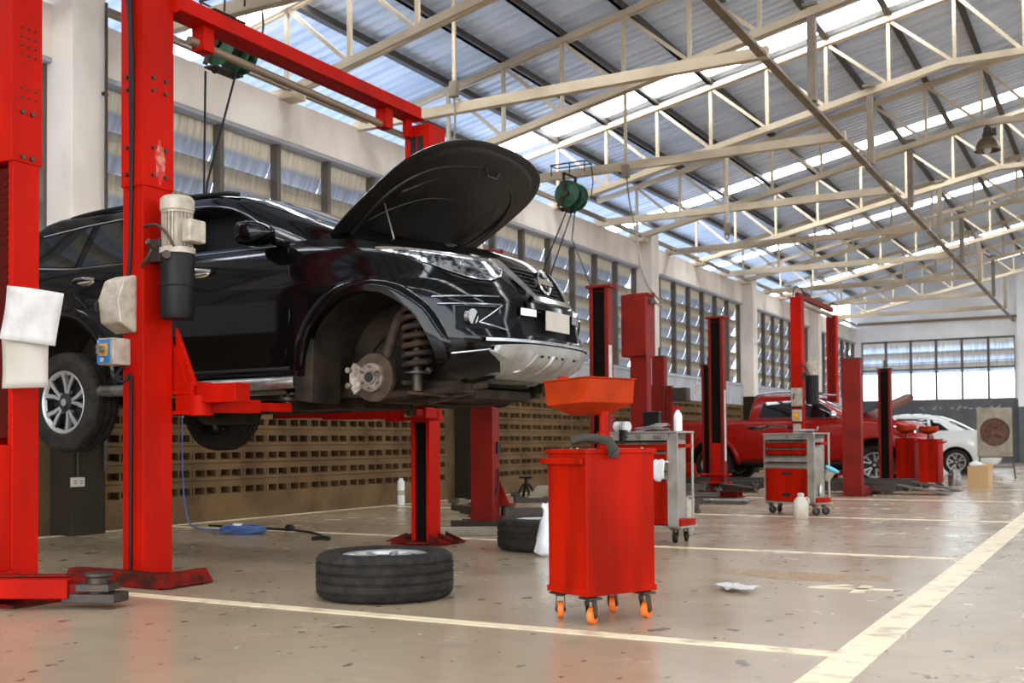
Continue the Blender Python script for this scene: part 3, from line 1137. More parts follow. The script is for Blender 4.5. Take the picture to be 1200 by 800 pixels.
# grille with v-shaped chrome and badge
def nose(y, z, o=0):
    x = low.front(y, z)
    return (x + o, y, z)
m = MB()
for s in (-1, 1):
    rows = []
    for k in range(9):
        f = k / 8
        z = 1.145 - .255 * f
        yo, yi = .44 - .17 * f ** 1.2, .345 - .15 * f ** 1.2
        rows.append([nose(s * yo, z, .0), nose(s * yo, z, .03), nose(s * yi, z, .034), nose(s * yi, z, -.01)])
    m.grid(rows)
rows = []
for k in range(17):
    y = -.27 + .54 * k / 16
    rows.append([nose(y, .865, .0), nose(y, .87, .032), nose(y, .905, .036), nose(y, .915, -.01)])
m.grid(rows)
g = m.build('grille_surround', 'chrome', suv, smooth=40)
m = MB()
for k in range(7):
    z = .925 + .030 * k
    hw = .205 + .10 * k / 6
    m.tube([nose(-hw + 2 * hw * i / 16, z, .004) for i in range(17)], .008, 6)
for k in range(13):
    y = -.27 + .54 * k / 12
    m.tube([nose(y, .915, -.008), nose(y * 1.1, 1.12, -.008)], .005, 5)
m.build('grille_mesh', 'black', suv)
m = MB()
c0 = Vector(nose(0, 1.02, .05))
rot = Matrix.Rotation(R(-16), 3, 'Y')
def bp(y, z, d=0):
    return c0 + rot @ Vector((d, y, z))
rs = []
for i in range(36):
    t = 2 * pi * i / 36
    rs.append([bp(r_ * cos(t), r_ * sin(t), d) for r_, d in ((.088, -.02), (.088, .008), (.070, .012), (.064, -.02))])
m.rings(rs + [rs[0]], False, False)
for a, b in (((-.105, -.019), (.105, .019)),):
    m.rings([[bp(a[0], a[1], -.01), bp(b[0], a[1], -.01), bp(b[0], b[1], -.01), bp(a[0], b[1], -.01)],
             [bp(a[0], a[1], .016), bp(b[0], a[1], .016), bp(b[0], b[1], .016), bp(a[0], b[1], .016)]])
m.build('badge', 'chrome', suv, smooth=30)
# bumper furniture
m = MB()
rows = []
for k in range(21):
    y = -.36 + .72 * k / 20
    rows.append([nose(y, .805, .0), nose(y, .812, .02), nose(y, .85, .016), nose(y, .858, 0)])
m.grid(rows)
m.build('bumper_strip', 'carpaint', suv)
for s in (-1, 1):
    m = MB()
    rows = []
    for k in range(9):
        y = s * (.26 + .16 * k / 8)
        rows.append([nose(y, .755, .0), nose(y, .762, .018), nose(y, .808, .018), nose(y, .815, 0)])
    m.grid(rows)
    m.build('daytime_lamp', 'satin', suv)
m = MB()
px = low.front(0, .75) + .012
m.rng(px, px + .012, -.145, .195, .685, .815)
m.build('number_plate', 'plate', suv, bevel=.004)
m = MB()
rows = []
for k in range(29):
    y = -.64 + 1.28 * k / 28
    e_ = abs(y) / .64
    zt = .575 - .02 * e_ ** 4
    rib = .024 if abs(((y + .64) / 1.28 * 7) % 1 - .5) < .22 and e_ < .8 else 0
    zb = .37 + .16 * max(0, e_ - .62) / .38
    ro = [nose(y, zt, -.02), nose(y, zt, .028), nose(y, zt - .045, .034)]
    for q in (.35, .65, 1):
        z = zt - .045 + (zb - zt + .045) * q
        ro.append(nose(y, z, .034 + rib if q < 1 else .012))
    ro.append((nose(y, zb)[0] - .16, y, zb - .02))
    rows.append(ro)
m.grid(rows)
sk = m.build('skid_plate', 'silver', suv, smooth=30, solid=.006)
for y0, y1 in ((-.30, -.36), (-.10, -.13), (.10, .13), (.30, .36)):
    m = MB()
    rows = []
    for q in range(7):
        z = .515 - .115 * q / 6
        y = y0 + (y1 - y0) * q / 6
        w_ = .016 + .012 * q / 6
        rows.append([nose(y - w_, z, .030), nose(y - w_ * .5, z, .056), nose(y + w_ * .5, z, .056), nose(y + w_, z, .030)])
    m.grid(rows)
    m.build('skid_rib', 'silver', sk, smooth=20)
for y0 in (-.20, .0, .20):
    m = MB()
    rows = []
    for q in range(7):
        y = y0 - .055 + .11 * q / 6
        rows.append([nose(y, .515, .030), nose(y, .512, .041), nose(y, .498, .042), nose(y, .495, .030)])
    m.grid(rows)
    m.build('skid_slot', 'black', sk)
m = MB()
rows = []
for k in range(25):
    y = -.70 + 1.40 * k / 24
    rows.append([nose(y, .580, 0), nose(y, .583, .045), nose(y, .602, .045), nose(y, .608, 0)])
m.grid(rows)
m.build('bumper_lip', 'satin', suv)
for s in (-1, 1):
    m = MB()
    for z0, z1, ya_, yb_ in ((.815, .812, .56, .85), (.812, .70, .56, .70), (.70, .655, .70, .54)):
        m.tube([nose(s * (ya_ + (yb_ - ya_) * i / 8), z0 + (z1 - z0) * i / 8, .012) for i in range(9)], .007, 6)
    m.tube([nose(s * (.56 + .30 * i / 10), .868 - .01 * i / 10, .006) for i in range(11)], .008, 6)
    m.tube([nose(s * (.64 + .17 * i / 10), .535 - .03 * i / 10, .006) for i in range(11)], .007, 6)
    m.build('fog_lamp_trim', 'satin', suv)
    m = MB()
    f = nose(s * .72, .735, -.03)
    m.cyl(f, (f[0] + .04, f[1] + s * .006, f[2]), .045, .048, 20)
    fl = m.build('fog_lamp', 'glass', suv)
    m = MB()
    m.lathe([(.040, 0), (.052, 0), (.052, .03), (.043, .034)], 24, 'X', f, closed=True)
    m.build('bezel', 'satin', fl)
# underside: tray, cross members, sump, exhaust, axle
m = MB()
m.rng(-.02, .50, -.38, .38, .24, .31)
m.rng(-.12, .02, -.62, .62, .22, .32)
m.rng(-1.25, -.45, -.32, .30, .20, .31)
for s in (-1, 1):
    m.bar((.52, s * .46, .315), (-3.7, s * .46, .315), .09, .09)
    m.bar((.60, s * .40, .33), (-.05, s * .62, .25), .05, .05)
m.tube([(-.9, .12, .22), (-1.6, .20, .22), (-2.4, .34, .24), (-3.6, .5, .26)], .032, 10)
m.cyl((-2.0, .26, .22), (-2.6, .34, .22), .10, n=16)
m.cyl((-1.2, -.05, .26), (-2.75, -.02, .22), .034, n=12)
m.build('chassis', 'under', suv, bevel=.012)
m = MB()
m.cyl((-2.85, -.70, .30), (-2.85, .70, .30), .045, n=14)
m.ball((-2.85, 0, .29), (.15, .15, .13), 16, 10)
m.build('rear_axle', 'rust', suv)
# wheels: three are fitted, the near front one is off
for s, x, z in ((-1, -2.85, .285), (1, -2.85, .285)):
    make_wheel(suv, (x, s * .795, z), side=s)
# front corner with its wheel off
def corner(s):
    m = MB()
    m.lathe([(.045, -.0), (.155, -.0), (.155, .011), (.085, .011), (.085, .016), (.155, .016), (.155, .027), (.045, .027)], 56, 'Y', (0, 0, 0), closed=True)
    ro = m.build('brake_disc', 'rotor', suv, smooth=30)
    ro.location = (0, s * .80 - (.027 if s < 0 else 0), .375)
    m = MB()
    y0 = .0 if s < 0 else .027
    d = s * 1.
    m.lathe([(.0, y0 + d * .045), (.042, y0 + d * .045), (.046, y0 + d * .030), (.092, y0 + d * .030), (.094, y0)], 36, 'Y')
    for i in range(6):
        t = 2 * pi * i / 6 + .5
        c = (.068 * cos(t), y0, .068 * sin(t))
        m.cyl(c, (c[0], y0 + d * .062, c[2]), .0075, n=8)
    m.build('wheel_hub', 'hub', ro, smooth=30)
    m = MB()
    m.lathe([(.0, y0 + d * .046), (.034, y0 + d * .046)], 20, 'Y')
    m.build('hub_bore', 'dark', ro)
    m = MB()
    ring = []
    for i in range(9):
        t = pi * (.80 + .42 * i / 8)
        ring.append([(rr * cos(t), yy, rr * sin(t)) for rr, yy in ((.108, -.03 + .027), (.108, .055), (.172, .055), (.172, -.03))])
    m.rings(ring)
    for zz in (.05, -.05):
        m.cyl((-.168, .0, zz), (-.168, -.055 if s < 0 else .07, zz), .02, n=10)
    ca = m.build('brake_caliper', 'hub', ro, smooth=40, bevel=.006)
    m = MB()
    # knuckle, control arms, tie rod
    y = s * .745
    m.tube([(-.02, y, .37), (.03, s * .72, .52), (.06, s * .66, .72), (.07, s * .60, .80)], .035, 10, smooth=1)
    m.cyl((0, s * .76, .375), (0, s * .66, .375), .075, n=18)
    m.tube([(-.22, s * .40, .30), (-.02, s * .72, .27), (.24, s * .40, .30)], .033, 10)
    m.tube([(-.12, s * .40, .80), (.07, s * .62, .80), (.26, s * .40, .80)], .024, 10)
    m.tube([(.20, s * .35, .36), (.16, s * .72, .34)], .014, 8)
    m.bar((.12, s * .35, .24), (.50, s * .45, .29), .05, .05)
    m.tube([(.30, -.5 * s, .26), (.34, s * .45, .26), (.16, s * .68, .28)], .012, 8)
    m.build('suspension_arm', 'rust', suv, smooth=40)
    m = MB()
    cx, cy = .20, s * .62
    pts = []
    for i in range(7 * 20 + 1):
        t = 2 * pi * i / 20
        pts.append((cx + .085 * cos(t), cy + .085 * sin(t), .42 + .42 * i / 140))
    m.tube(pts, .019, 8)
    sp_ = m.build('coil_spring', 'rust', suv)
    m = MB()
    m.cyl((cx, cy, .29), (cx, cy, .62), .036, n=16)
    m.cyl((cx, cy, .62), (cx, cy, .90), .018, n=10)
    m.cyl((cx, cy, .40), (cx, cy, .415), .09, n=20)
    m.cyl((cx, cy, .84), (cx, cy, .87), .095, n=20)
    m.build('damper', 'darksteel', sp_)
    m = MB()
    m.tube([(-.10, s * .42, .70), (-.13, s * .6, .62), (-.10, s * .72, .48), (-.14, s * .8, .42)], .008, 6, smooth=2)
    m.build('brake_hose', 'black', suv)
corner(-1)
corner(1)

# hood
hood_out = [(-.47, .0), (-.47, .40), (-.46, .66), (-.44, .745), (-.25, .80), (.0, .825), (.20, .825), (.37, .795), (.50, .715), (.60, .585), (.66, .41), (.69, .22), (.70, 0)]
def densify(ps, n=3):
    pts = [Vector((a, b, 0)) for a, b in ps]
    out = []
    for i in range(len(pts) - 1):
        p0, p1, p2, p3 = pts[max(i - 1, 0)], pts[i], pts[i + 1], pts[min(i + 2, len(pts) - 1)]
        for k in range(n):
            t = k / n
            out.append(.5 * ((2 * p1) + (p2 - p0) * t + (2 * p0 - 5 * p1 + 4 * p2 - p3) * t * t + (3 * p1 - p0 - 3 * p2 + p3) * t ** 3))
    out.append(pts[-1])
    return out
half = [p for p in densify(hood_out)]
loop = half + [Vector((p.x, -p.y, 0)) for p in half[-2:0:-1]]
HC = Vector((.12, 0, 0))
HR = Matrix.Rotation(R(-38.5), 3, 'Y')
hinge = Vector((-.47, 0, 1.375))
def hz(x, y):
    return -.115 * (x + .47) / 1.15 - .05 * max(0, (x - .1) / .58) ** 2 + .075 * (1 - (y / .83) ** 2) * (1 - .35 * max(0, (x + .47) / 1.15)) - .055
def hp(p, dz=0.):
    return hinge + HR @ Vector((p[0] + .47, p[1], hz(p[0], p[1]) + dz))
def hood_rows(ks, dz):
    return [[hp(HC + (p - HC) * k, d) for p in loop] for k, d in zip(ks, dz)]
ho = MB()
ho.rings(hood_rows((1., .98, .8, .55, .28), (-.014, 0, 0, 0, 0)), False, True)
hood = ho.build('hood', 'carpaint', suv, smooth=50)
hi_ = MB()
hi_.rings(hood_rows((1., .985, .95, .90, .87, .84), (-.014, -.022, -.026, -.030, -.045, -.05)), False, True)
inner = hi_.build('inner_panel', 'hoodin', hood, smooth=30)
# pressed frame and insulation pad on the underside
ip = MB()
def uv_poly(pts, d0, d1, n=4):
    ring = []
    P = []
    for a, b in zip(pts, pts[1:] + pts[:1]):
        for k in range(n):
            P.append(Vector((a[0] + (b[0] - a[0]) * k / n, a[1] + (b[1] - a[1]) * k / n, 0)))
    c = sum(P, Vector()) / len(P)
    ip.rings([[hp(p, d0) for p in P], [hp(c + (p - c) * .97, d1) for p in P], [hp(c + (p - c) * .5, d1) for p in P]], False, True)
uv_poly([(-.30, -.50), (-.30, .50), (.10, .60), (.30, .42), (.30, -.42), (.10, -.60)], -.045, -.075)
ip.build('sound_pad', 'hoodin', hood, smooth=30)
ip = MB()
for pts in ([(-.38, -.60), (.05, -.68), (.36, -.50), (.50, 0), (.36, .50), (.05, .68), (-.38, .60)],):
    ip.tube([hp((a, b), -.055) for a, b in [(p.x, p.y) for p in densify(pts, 6)]], .016, 8)
for b in (-.36, -.18, 0, .18, .36):
    ip.tube([hp((.36, b), -.052), hp((.62 - .25 * abs(b), b * 1.05), -.04)], .011, 6)
ip.tube([hp((.52, -.10), -.05), hp((.47, -.06), -.11), hp((.47, .06), -.11), hp((.52, .10), -.05)], .010, 6)
for a, b in ((-.10, -.44), (-.05, .30), (.2, -.2), (.2, .25)):
    ip.cyl(hp((a, b), -.07), hp((a, b), -.085), .028, n=12)
ip.tube([hp((-.3, -.62), -.05), hp((-.05, -.56), -.09), hp((.12, -.30), -.088), hp((.16, -.05), -.088)], .006, 6, smooth=2)
ip.build('frame_rib', 'hoodin', hood, smooth=40)
m = MB()
m.tube([(.13, -.735, 1.19), hp((-.04, -.62), -.06)], .006, 8)
m.build('prop_rod', 'steel', hood)
# what shows of the engine bay from outside
m = MB()
m.rng(-.40, .45, -.60, .60, 1.10, 1.24)
m.rng(-.25, .30, -.25, .30, 1.24, 1.29)
m.build('engine_cover', 'black', suv, bevel=.03)
# ------------------------------------------------------------------ vehicle lifts
def post_mesh(x0, x1, y0, y1, z0, z1, slot, t=.022):
    """steel channel open towards slot*Y"""
    m = MB()
    yb, yf = (y0, y1) if slot > 0 else (y1, y0)
    lip = (x1 - x0) * .20
    s = slot
    pts = [(x0, yb), (x1, yb), (x1, yf), (x1 - lip, yf), (x1 - lip, yf - s * t), (x1 - t, yf - s * t), (x1 - t, yb + s * t),
           (x0 + t, yb + s * t), (x0 + t, yf - s * t), (x0 + lip, yf - s * t), (x0 + lip, yf), (x0, yf)]
    m.prism(pts, 'Z', z0, z1)
    return m
def guard_mesh(x0, x1, y0, y1, z0, z1, slot, step=.045):
    m = MB()
    s = slot
    yf = (y1 if s > 0 else y0) - s * .035
    a, b = x0 + (x1 - x0) * .2, x1 - (x1 - x0) * .2
    m.rng(a, b, yf - s * .01, yf, z0, z1)
    z = z0 + step
    xm = a + (b - a) * .52
    while z < z1 - .02:
        m.rng(xm - .012, xm + .022, yf, yf + s * .006, z, z + step * .5)
        z += step
    return m
def base_mesh(xc, yc, lx, ly, toe=.0):
    m = MB()
    m.rng(xc - lx / 2, xc + lx / 2, yc - ly / 2, yc + ly / 2, 0, .018)
    return m
def arm(parent, a, b, z, w=.10, hh=.09, pad=True, m_='red', ext=.45):
    """telescoping swing arm from a to b in plan with a round pad at its end"""
    a, b = Vector((a[0], a[1], z)), Vector((b[0], b[1], z))
    mid = a.lerp(b, 1 - ext)
    d = (b - a).normalized()
    m = MB()
    m.bar(a, mid + d * .04, w, hh)
    m.cyl(a + Vector((0, 0, -hh * .75)), a + Vector((0, 0, hh * .75)), w * .62, n=18)
    o = m.build('lift_arm', m_, parent, bevel=.006)
    m = MB()
    m.bar(mid - d * .05, b, w * .72, hh * .66)
    m.build('arm_extension', m_, o, bevel=.005)
    if pad:
        m = MB()
        m.cyl(b + Vector((0, 0, -hh * .35)), b + Vector((0, 0, hh * .55)), .028, n=14)
        m.cyl(b + Vector((0, 0, hh * .55)), b + Vector((0, 0, hh * .85)), .06, n=20)
        for t in range(4):
            q = pi / 4 + pi / 2 * t
            m.box(b + Vector((.045 * cos(q), .045 * sin(q), hh * .95)), (.02, .02, .03))
        m.build('lift_pad', 'darksteel', o, bevel=.003)
    return o
def carriage(parent, x0, x1, yface, s, z, m_='red', hh=.52, gusset=True):
    """sliding block standing out of the channel with the two arm yokes"""
    xc = (x0 + x1) / 2
    m = MB()
    m.rng(x0 + .045, x1 - .045, yface - s * .05, yface + s * .015, z, z + hh)
    m.rng(xc - .24, xc + .24, yface + s * .0, yface + s * .11, z + .015, z + .04)
    m.rng(xc - .24, xc + .24, yface + s * .0, yface + s * .11, z + .14, z + .165)
    for e in (-1, 1) if gusset else ():
        m.prism([(xc + e * .05, z + .165), (xc + e * .22, z + .165), (xc + e * .05, z + hh)], 'Y', yface + s * .012, yface + s * .028)
    return m.build('carriage', m_, parent, bevel=.004)

# --- the overhead-beam lift that holds the SUV
lf = thing('vehicle_lift', 'tall red two-post lift with overhead beam holding up the black SUV', 'vehicle lift', (-5.3, 6.4, 0))
def L_(m, name, mt, parent, **k):
    """build with vertices given in world space under a thing"""
    root = parent
    while root.parent is not None:
        root = root.parent
    off = Vector(root.location)
    bmesh.ops.translate(m.bm, verts=m.bm.verts, vec=-off)
    return m.build(name, mt, parent, **k)
BX0, BX1, BY0, BY1 = -5.43, -5.25, 4.79, 5.03
CX0, CX1, CY0, CY1 = -5.305, -5.115, 7.76, 7.93
pb = L_(post_mesh(BX0, BX1, BY0, BY1, 0, 3.60, 1), 'post', 'red', lf, smooth=0, bevel=.008)
m = MB()
m.prism([(BX0 - .008, BY0 - .008), (BX1 + .008, BY0 - .008), (BX1 + .008, BY1 + .004), (BX0 - .008, BY1 + .004)], 'Z', 2.455, 3.72)
pe = L_(m, 'post_extension', 'red', pb, smooth=0, bevel=.006)
m = MB()  # highlight over worn paint, drawn as a thin pale patch
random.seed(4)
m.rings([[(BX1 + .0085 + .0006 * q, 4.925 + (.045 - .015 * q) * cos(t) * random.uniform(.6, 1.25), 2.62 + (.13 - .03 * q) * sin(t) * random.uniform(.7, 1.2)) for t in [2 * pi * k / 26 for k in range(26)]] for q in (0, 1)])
L_(m, 'worn_paint_highlight', M['worn'], pe, smooth=0)['label'] = 'pale patch of worn paint with a painted highlight'
for z in (2.53, 2.70, 3.06, 3.14):
    for x, y, n_ in ((BX1 + .008, BY0 + .07, 'x'), (BX1 + .008, BY0 + .17, 'x'), (BX0 + .05, BY0 - .008, 'y')):
        d = Vector((.014, 0, 0)) if n_ == 'x' else Vector((0, -.014, 0))
        m = MB()
        m.cyl((x, y, z), Vector((x, y, z)) + d, .013, n=6)
        L_(m, 'bolt', 'darksteel', pb)
# base of the near post: low rust-red box section with bent edge
m = MB()
m.rng(-5.86, -4.98, 4.66, 5.10, 0, .012)
m.prism([(4.66, .01), (4.69, .085), (4.72, .09), (4.72, .01)], 'X', -5.80, -4.95)
m.rng(-5.80, -4.97, 4.72, 4.78, .0, .09)
m.prism([(-4.97, .01), (-4.93, .01), (-4.99, .09), (-5.03, .09)], 'Y', 4.66, 5.06)
L_(m, 'base_plate', 'red_dirty', lf, bevel=.004)
pc = L_(post_mesh(CX0, CX1, CY0, CY1, 0, 3.38, -1), 'post', 'red', lf, smooth=0, bevel=.006)
L_(guard_mesh(CX0, CX1, CY0, CY1, .03, 3.3, -1), 'slot_guard', 'guard', pc, smooth=0)
m = MB()
m.rng(CX0 - .03, CX1 + .03, CY0 - .02, CY1 + .06, 3.28, 3.56)
m.rng(CX0 + .0, CX0 + .05, CY0 - .10, CY0 - .02, 3.45, 3.66)
hd = L_(m, 'post_head', 'red', pc, smooth=0, bevel=.006)
m = MB()
m.rng(CX0 + .03, CX0 + .085, CY0 - .026, CY0 - .019, 3.30, 3.46)
m.rng(CX0 + .105, CX0 + .16, CY0 - .026, CY0 - .019, 3.30, 3.46)
L_(m, 'head_slot', 'dark', hd, smooth=0)
m = MB()
m.rng(-5.45, -4.95, 7.66, 8.05, 0, .016)
m.cyl((-5.21, 7.80, .016), (-5.21, 7.80, .03), .21, n=28)
for e in (-1, 1):
    for yy in (7.72, 7.86, 7.98):
        m.prism([(-5.21 + e * .11, .016), (-5.21 + e * .34, .016), (-5.21 + e * .11, .10)], 'Y', yy - .008, yy + .008)
L_(m, 'base_plate', 'red_dirty', lf, bevel=.003)
# overhead beam with its trip bar
m = MB()
m.rng(-5.30, -5.20, 5.02, 7.80, 3.60, 3.72)
m.rng(-5.34, -5.30, 5.02, 7.80, 3.60, 3.615)
m.rng(-5.20, -5.16, 5.02, 7.80, 3.60, 3.615)
ob = L_(m, 'overhead_beam', 'red', lf, smooth=0, bevel=.004)
for y in (5.32, 7.36):
    m = MB()
    m.rng(-5.33, -5.22, y - .05, y + .05, 3.44, 3.61)
    L_(m, 'bar_bracket', 'red', ob, smooth=0, bevel=.006)
m = MB()
m.cyl((-5.28, 5.20, 3.49), (-5.28, 7.42, 3.47), .03, n=14)
L_(m, 'trip_bar', 'pipe', ob)
# near carriage and the arms
carriage(lf, BX0, BX1, BY1, 1, 1.03).location = -Vector(lf.location)
carriage(lf, CX0, CX1, CY0, -1, 1.03).location = -Vector(lf.location)
for a, b, z in (((-5.10, 5.12), (-4.97, 5.80), 1.10), ((-5.52, 5.12), (-6.15, 5.80), 1.10),
                ((-5.02, 7.66), (-4.97, 7.28), 1.10), ((-5.40, 7.66), (-6.35, 7.26), 1.10)):
    arm(lf, a, b, z, .13, .085).location = -Vector(lf.location)
m = MB()
m.rng(-5.20, -4.76, 5.07, 5.20, 1.115, 1.235)
m.prism([(-5.25, 1.22), (-5.07, 1.22), (-5.25, 1.60)], 'Y', 5.05, 5.08)
m.rng(-5.24, -5.09, 5.04, 5.22, 1.07, 1.25)
L_(m, 'arm_sleeve', 'red', lf, bevel=.006)
m = MB()
m.rng(-5.09, -5.085, 5.07, 5.19, 1.12, 1.215)
L_(m, 'sleeve_opening', 'dark', lf)
# power unit
m = MB()
c = Vector((-5.095, 4.92, 0))
m.lathe([(0, 2.385), (.085, 2.385), (.104, 2.365), (.104, 2.30), (.097, 2.29), (.097, 2.28)], 32, 'Z', c)
m.lathe([(.078, 2.29), (.078, 2.07), (.11, 2.065), (.11, 2.03), (.06, 2.02), (.0, 2.02)], 28, 'Z', c)
for i in range(24):
    t = 2 * pi * i / 24
    m.box(c + Vector((.086 * cos(t), .086 * sin(t), 2.18)), (.018, .005, .21), Matrix.Rotation(t, 3, 'Z'))
pu = L_(m, 'power_unit', 'beige', lf, smooth=30)
m = MB()
m.rng(-5.00, -4.93, 4.86, 5.00, 2.09, 2.23)
L_(m, 'terminal_box', 'beige', pu, bevel=.012)
m = MB()
m.lathe([(0, 2.03), (.10, 2.03), (.105, 2.01), (.105, 1.66), (.095, 1.63), (0, 1.63)], 32, 'Z', c)
m.lathe([(.107, 1.835), (.109, 1.83), (.107, 1.825)], 32, 'Z', c)
L_(m, 'oil_tank', 'black', pu, smooth=30)
m = MB()
m.rng(-5.25, -5.15, 4.83, 4.99, 1.98, 2.12)
m.cyl((-5.16, 4.80, 2.06), (-5.16, 4.74, 2.09), .02, n=10)
m.cyl((-5.10, 4.83, 2.01), (-5.06, 4.80, 2.01), .028, n=10)
m.tube([(-5.25, 4.80, 2.20), (-5.12, 4.78, 2.20), (-5.06, 4.80, 2.14), (-5.02, 4.82, 2.06)], .010, 6, smooth=2)
m.tube([(-5.26, 4.785, 1.95), (-5.20, 4.77, 1.98), (-5.16, 4.78, 2.05)], .013, 6, smooth=1)
L_(m, 'valve_block', 'darksteel', pu, bevel=.004)
# switch box: a slanted grey metal housing with a lever
m = MB()
pts = [(1.545, .02), (1.60, .13), (1.74, .15), (1.865, .10), (1.90, .02)]
m.rings([[(BX0 - .05, BY0 - d, z) for z, d in pts] + [(BX0 - .05, BY0, 1.90), (BX0 - .05, BY0, 1.545)],
         [(BX0 + .13, BY0 - d, z) for z, d in pts] + [(BX0 + .13, BY0, 1.90), (BX0 + .13, BY0, 1.545)]])
sb = L_(m, 'switch_box', 'beige', lf, bevel=.012)
m = MB()
m.tube([(BX0 - .055, BY0 - .02, 1.80), (BX0 - .06, BY0 - .10, 1.76), (BX0 - .055, BY0 - .16, 1.72), (BX0 - .03, BY0 - .165, 1.66)], .012, 8, smooth=1)
L_(m, 'lever', 'black', sb)
m = MB()
m.rng(BX0 - .06, BX0 + .075, BY0 - .14, BY0 - .0, 1.345, 1.51)
cb = L_(m, 'control_box', 'beige', lf, bevel=.008)
m = MB()
m.rng(BX0 - .06, BX0 + .05, BY0 - .1445, BY0 - .1395, 1.355, 1.50)
L_(m, 'blue_panel', 'bluepaint', cb)
m = MB()
m.rng(BX0 - .035, BX0 + .035, BY0 - .15, BY0 - .144, 1.40, 1.475)
L_(m, 'yellow_ring_plate', 'yellow', cb)
m = MB()
m.cyl((BX0 - .0, BY0 - .15, 1.438), (BX0 - .0, BY0 - .185, 1.438), .022, n=16)
m.rng(BX0 - .006, BX0 + .006, BY0 - .20, BY0 - .184, 1.41, 1.466)
L_(m, 'knob', 'steel', cb)
m = MB()
m.cyl((BX0 - .01, BY0 - .146, 1.375), (BX0 - .01, BY0 - .155, 1.375), .014, n=14)
for z in (1.48, 1.45, 1.42):
    m.rng(BX0 - .052, BX0 - .042, BY0 - .147, BY0 - .1445, z, z + .012)
L_(m, 'panel_marks', 'paper', cb)
# cables down the near post
for k, (dx, r_) in enumerate(((.085, .009), (.10, .011), (.115, .008))):
    m = MB()
    m.tube([(BX0 + dx - .05 + .02 * k, BY0 - .02, 3.80), (BX0 + dx + .01, BY0 - .03 - .01 * k, 3.45), (BX0 + dx, BY0 - .02, 3.2), (BX0 + dx + .008 * (1 - k), BY0 - .018, 2.6), (BX0 + .09, BY0 - .018, 2.0 + .02 * k), (BX0 + .07, BY0 - .02, 1.88)], r_, 6, smooth=2)
    L_(m, 'power_cable', 'black', lf)
m = MB()
m.tube([(BX0 + .05, BY0 - .04, 1.345), (BX0 + .03, BY0 - .09, 1.27), (BX0 + .07, BY0 - .05, 1.23), (BX0 + .10, BY0 - .02, 1.32), (BX0 + .09, BY0 - .012, 1.1), (BX0 + .085, BY0 - .012, .06)], .011, 8, smooth=2)
L_(m, 'power_cable', 'black', lf)

# --- neighbouring lift at the picture edge: its far post only
la = thing('vehicle_lift', 'red lift post at the photo edge with papers hung on it', 'vehicle lift', (-5.4, 4.0, 0))
pa = L_(post_mesh(-5.52, -5.30, 3.92, 4.09, 0, 3.60, -1), 'post', 'red', la, smooth=0, bevel=.008)
m = MB()
m.prism([(-5.53, 3.905), (-5.292, 3.905), (-5.292, 4.10), (-5.53, 4.10)], 'Z', 2.42, 3.75)
L_(m, 'post_extension', 'red', pa, smooth=0, bevel=.006)
for z in (2.43, 2.68):
    for y in (3.97, 4.03):
        m = MB()
        m.cyl((-5.292, y, z + .02), (-5.278, y, z + .02), .014, n=6)
        L_(m, 'bolt', 'darksteel', pa)
for z in (2.78, 2.83, 3.02, 3.07, 3.12, 3.17):
    for y in (3.965, 4.01, 4.055):
        m = MB()
        m.cyl((-5.293, y, z), (-5.2905, y, z), .008, n=10)
        L_(m, 'bolt_hole', 'dark', pa)
L_(guard_mesh(-5.52, -5.30, 3.92, 4.09, .9, 2.4, -1), 'slot_guard', 'darkred', pa, smooth=0)
m = MB()
m.rng(-5.50, -5.315, 3.80, 3.93, .12, .86)
m.rng(-5.62, -5.20, 3.70, 3.92, .05, .075)
m.rng(-5.62, -5.20, 3.70, 3.92, .16, .185)
L_(m, 'carriage', 'red', la, bevel=.005)
m = MB()
m.rng(-5.51, -5.31, 3.78, 3.80, .50, .53)
m.tube([(-5.40, 3.79, .52), (-5.36, 3.77, .35), (-5.33, 3.79, .14)], .006, 6)
L_(m, 'lock_latch', 'black', la)
m = MB()
m.rng(-5.75, -5.1, 3.78, 4.25, 0, .02)
L_(m, 'base_plate', 'red_dirty', la, bevel=.003)
m = MB()
m.bar((-5.30, 3.66, .115), (-4.86, 3.95, .105), .13, .10)
m.cyl((-5.33, 3.66, .03), (-5.33, 3.66, .20), .07, n=18)
aa = L_(m, 'lift_arm', 'red', la, bevel=.006)
m = MB()
m.bar((-4.98, 3.87, .10), (-4.76, 4.02, .095), .09, .065)
m.bar((-5.24, 3.745, .17), (-4.90, 3.99, .165), .06, .012)
L_(m, 'arm_extension', 'red_dirty', aa, bevel=.005)
m = MB()
m.bar((-4.90, 3.97, .055), (-4.62, 4.07, .055), .16, .05)
m.bar((-4.82, 3.98, .11), (-4.66, 4.06, .11), .15, .04)
m.cyl((-4.74, 4.02, .03), (-4.74, 4.02, .165), .055, n=18)
m.cyl((-4.74, 4.02, .165), (-4.74, 4.02, .185), .075, n=20)
L_(m, 'lift_pad', 'darksteel', aa, bevel=.006)

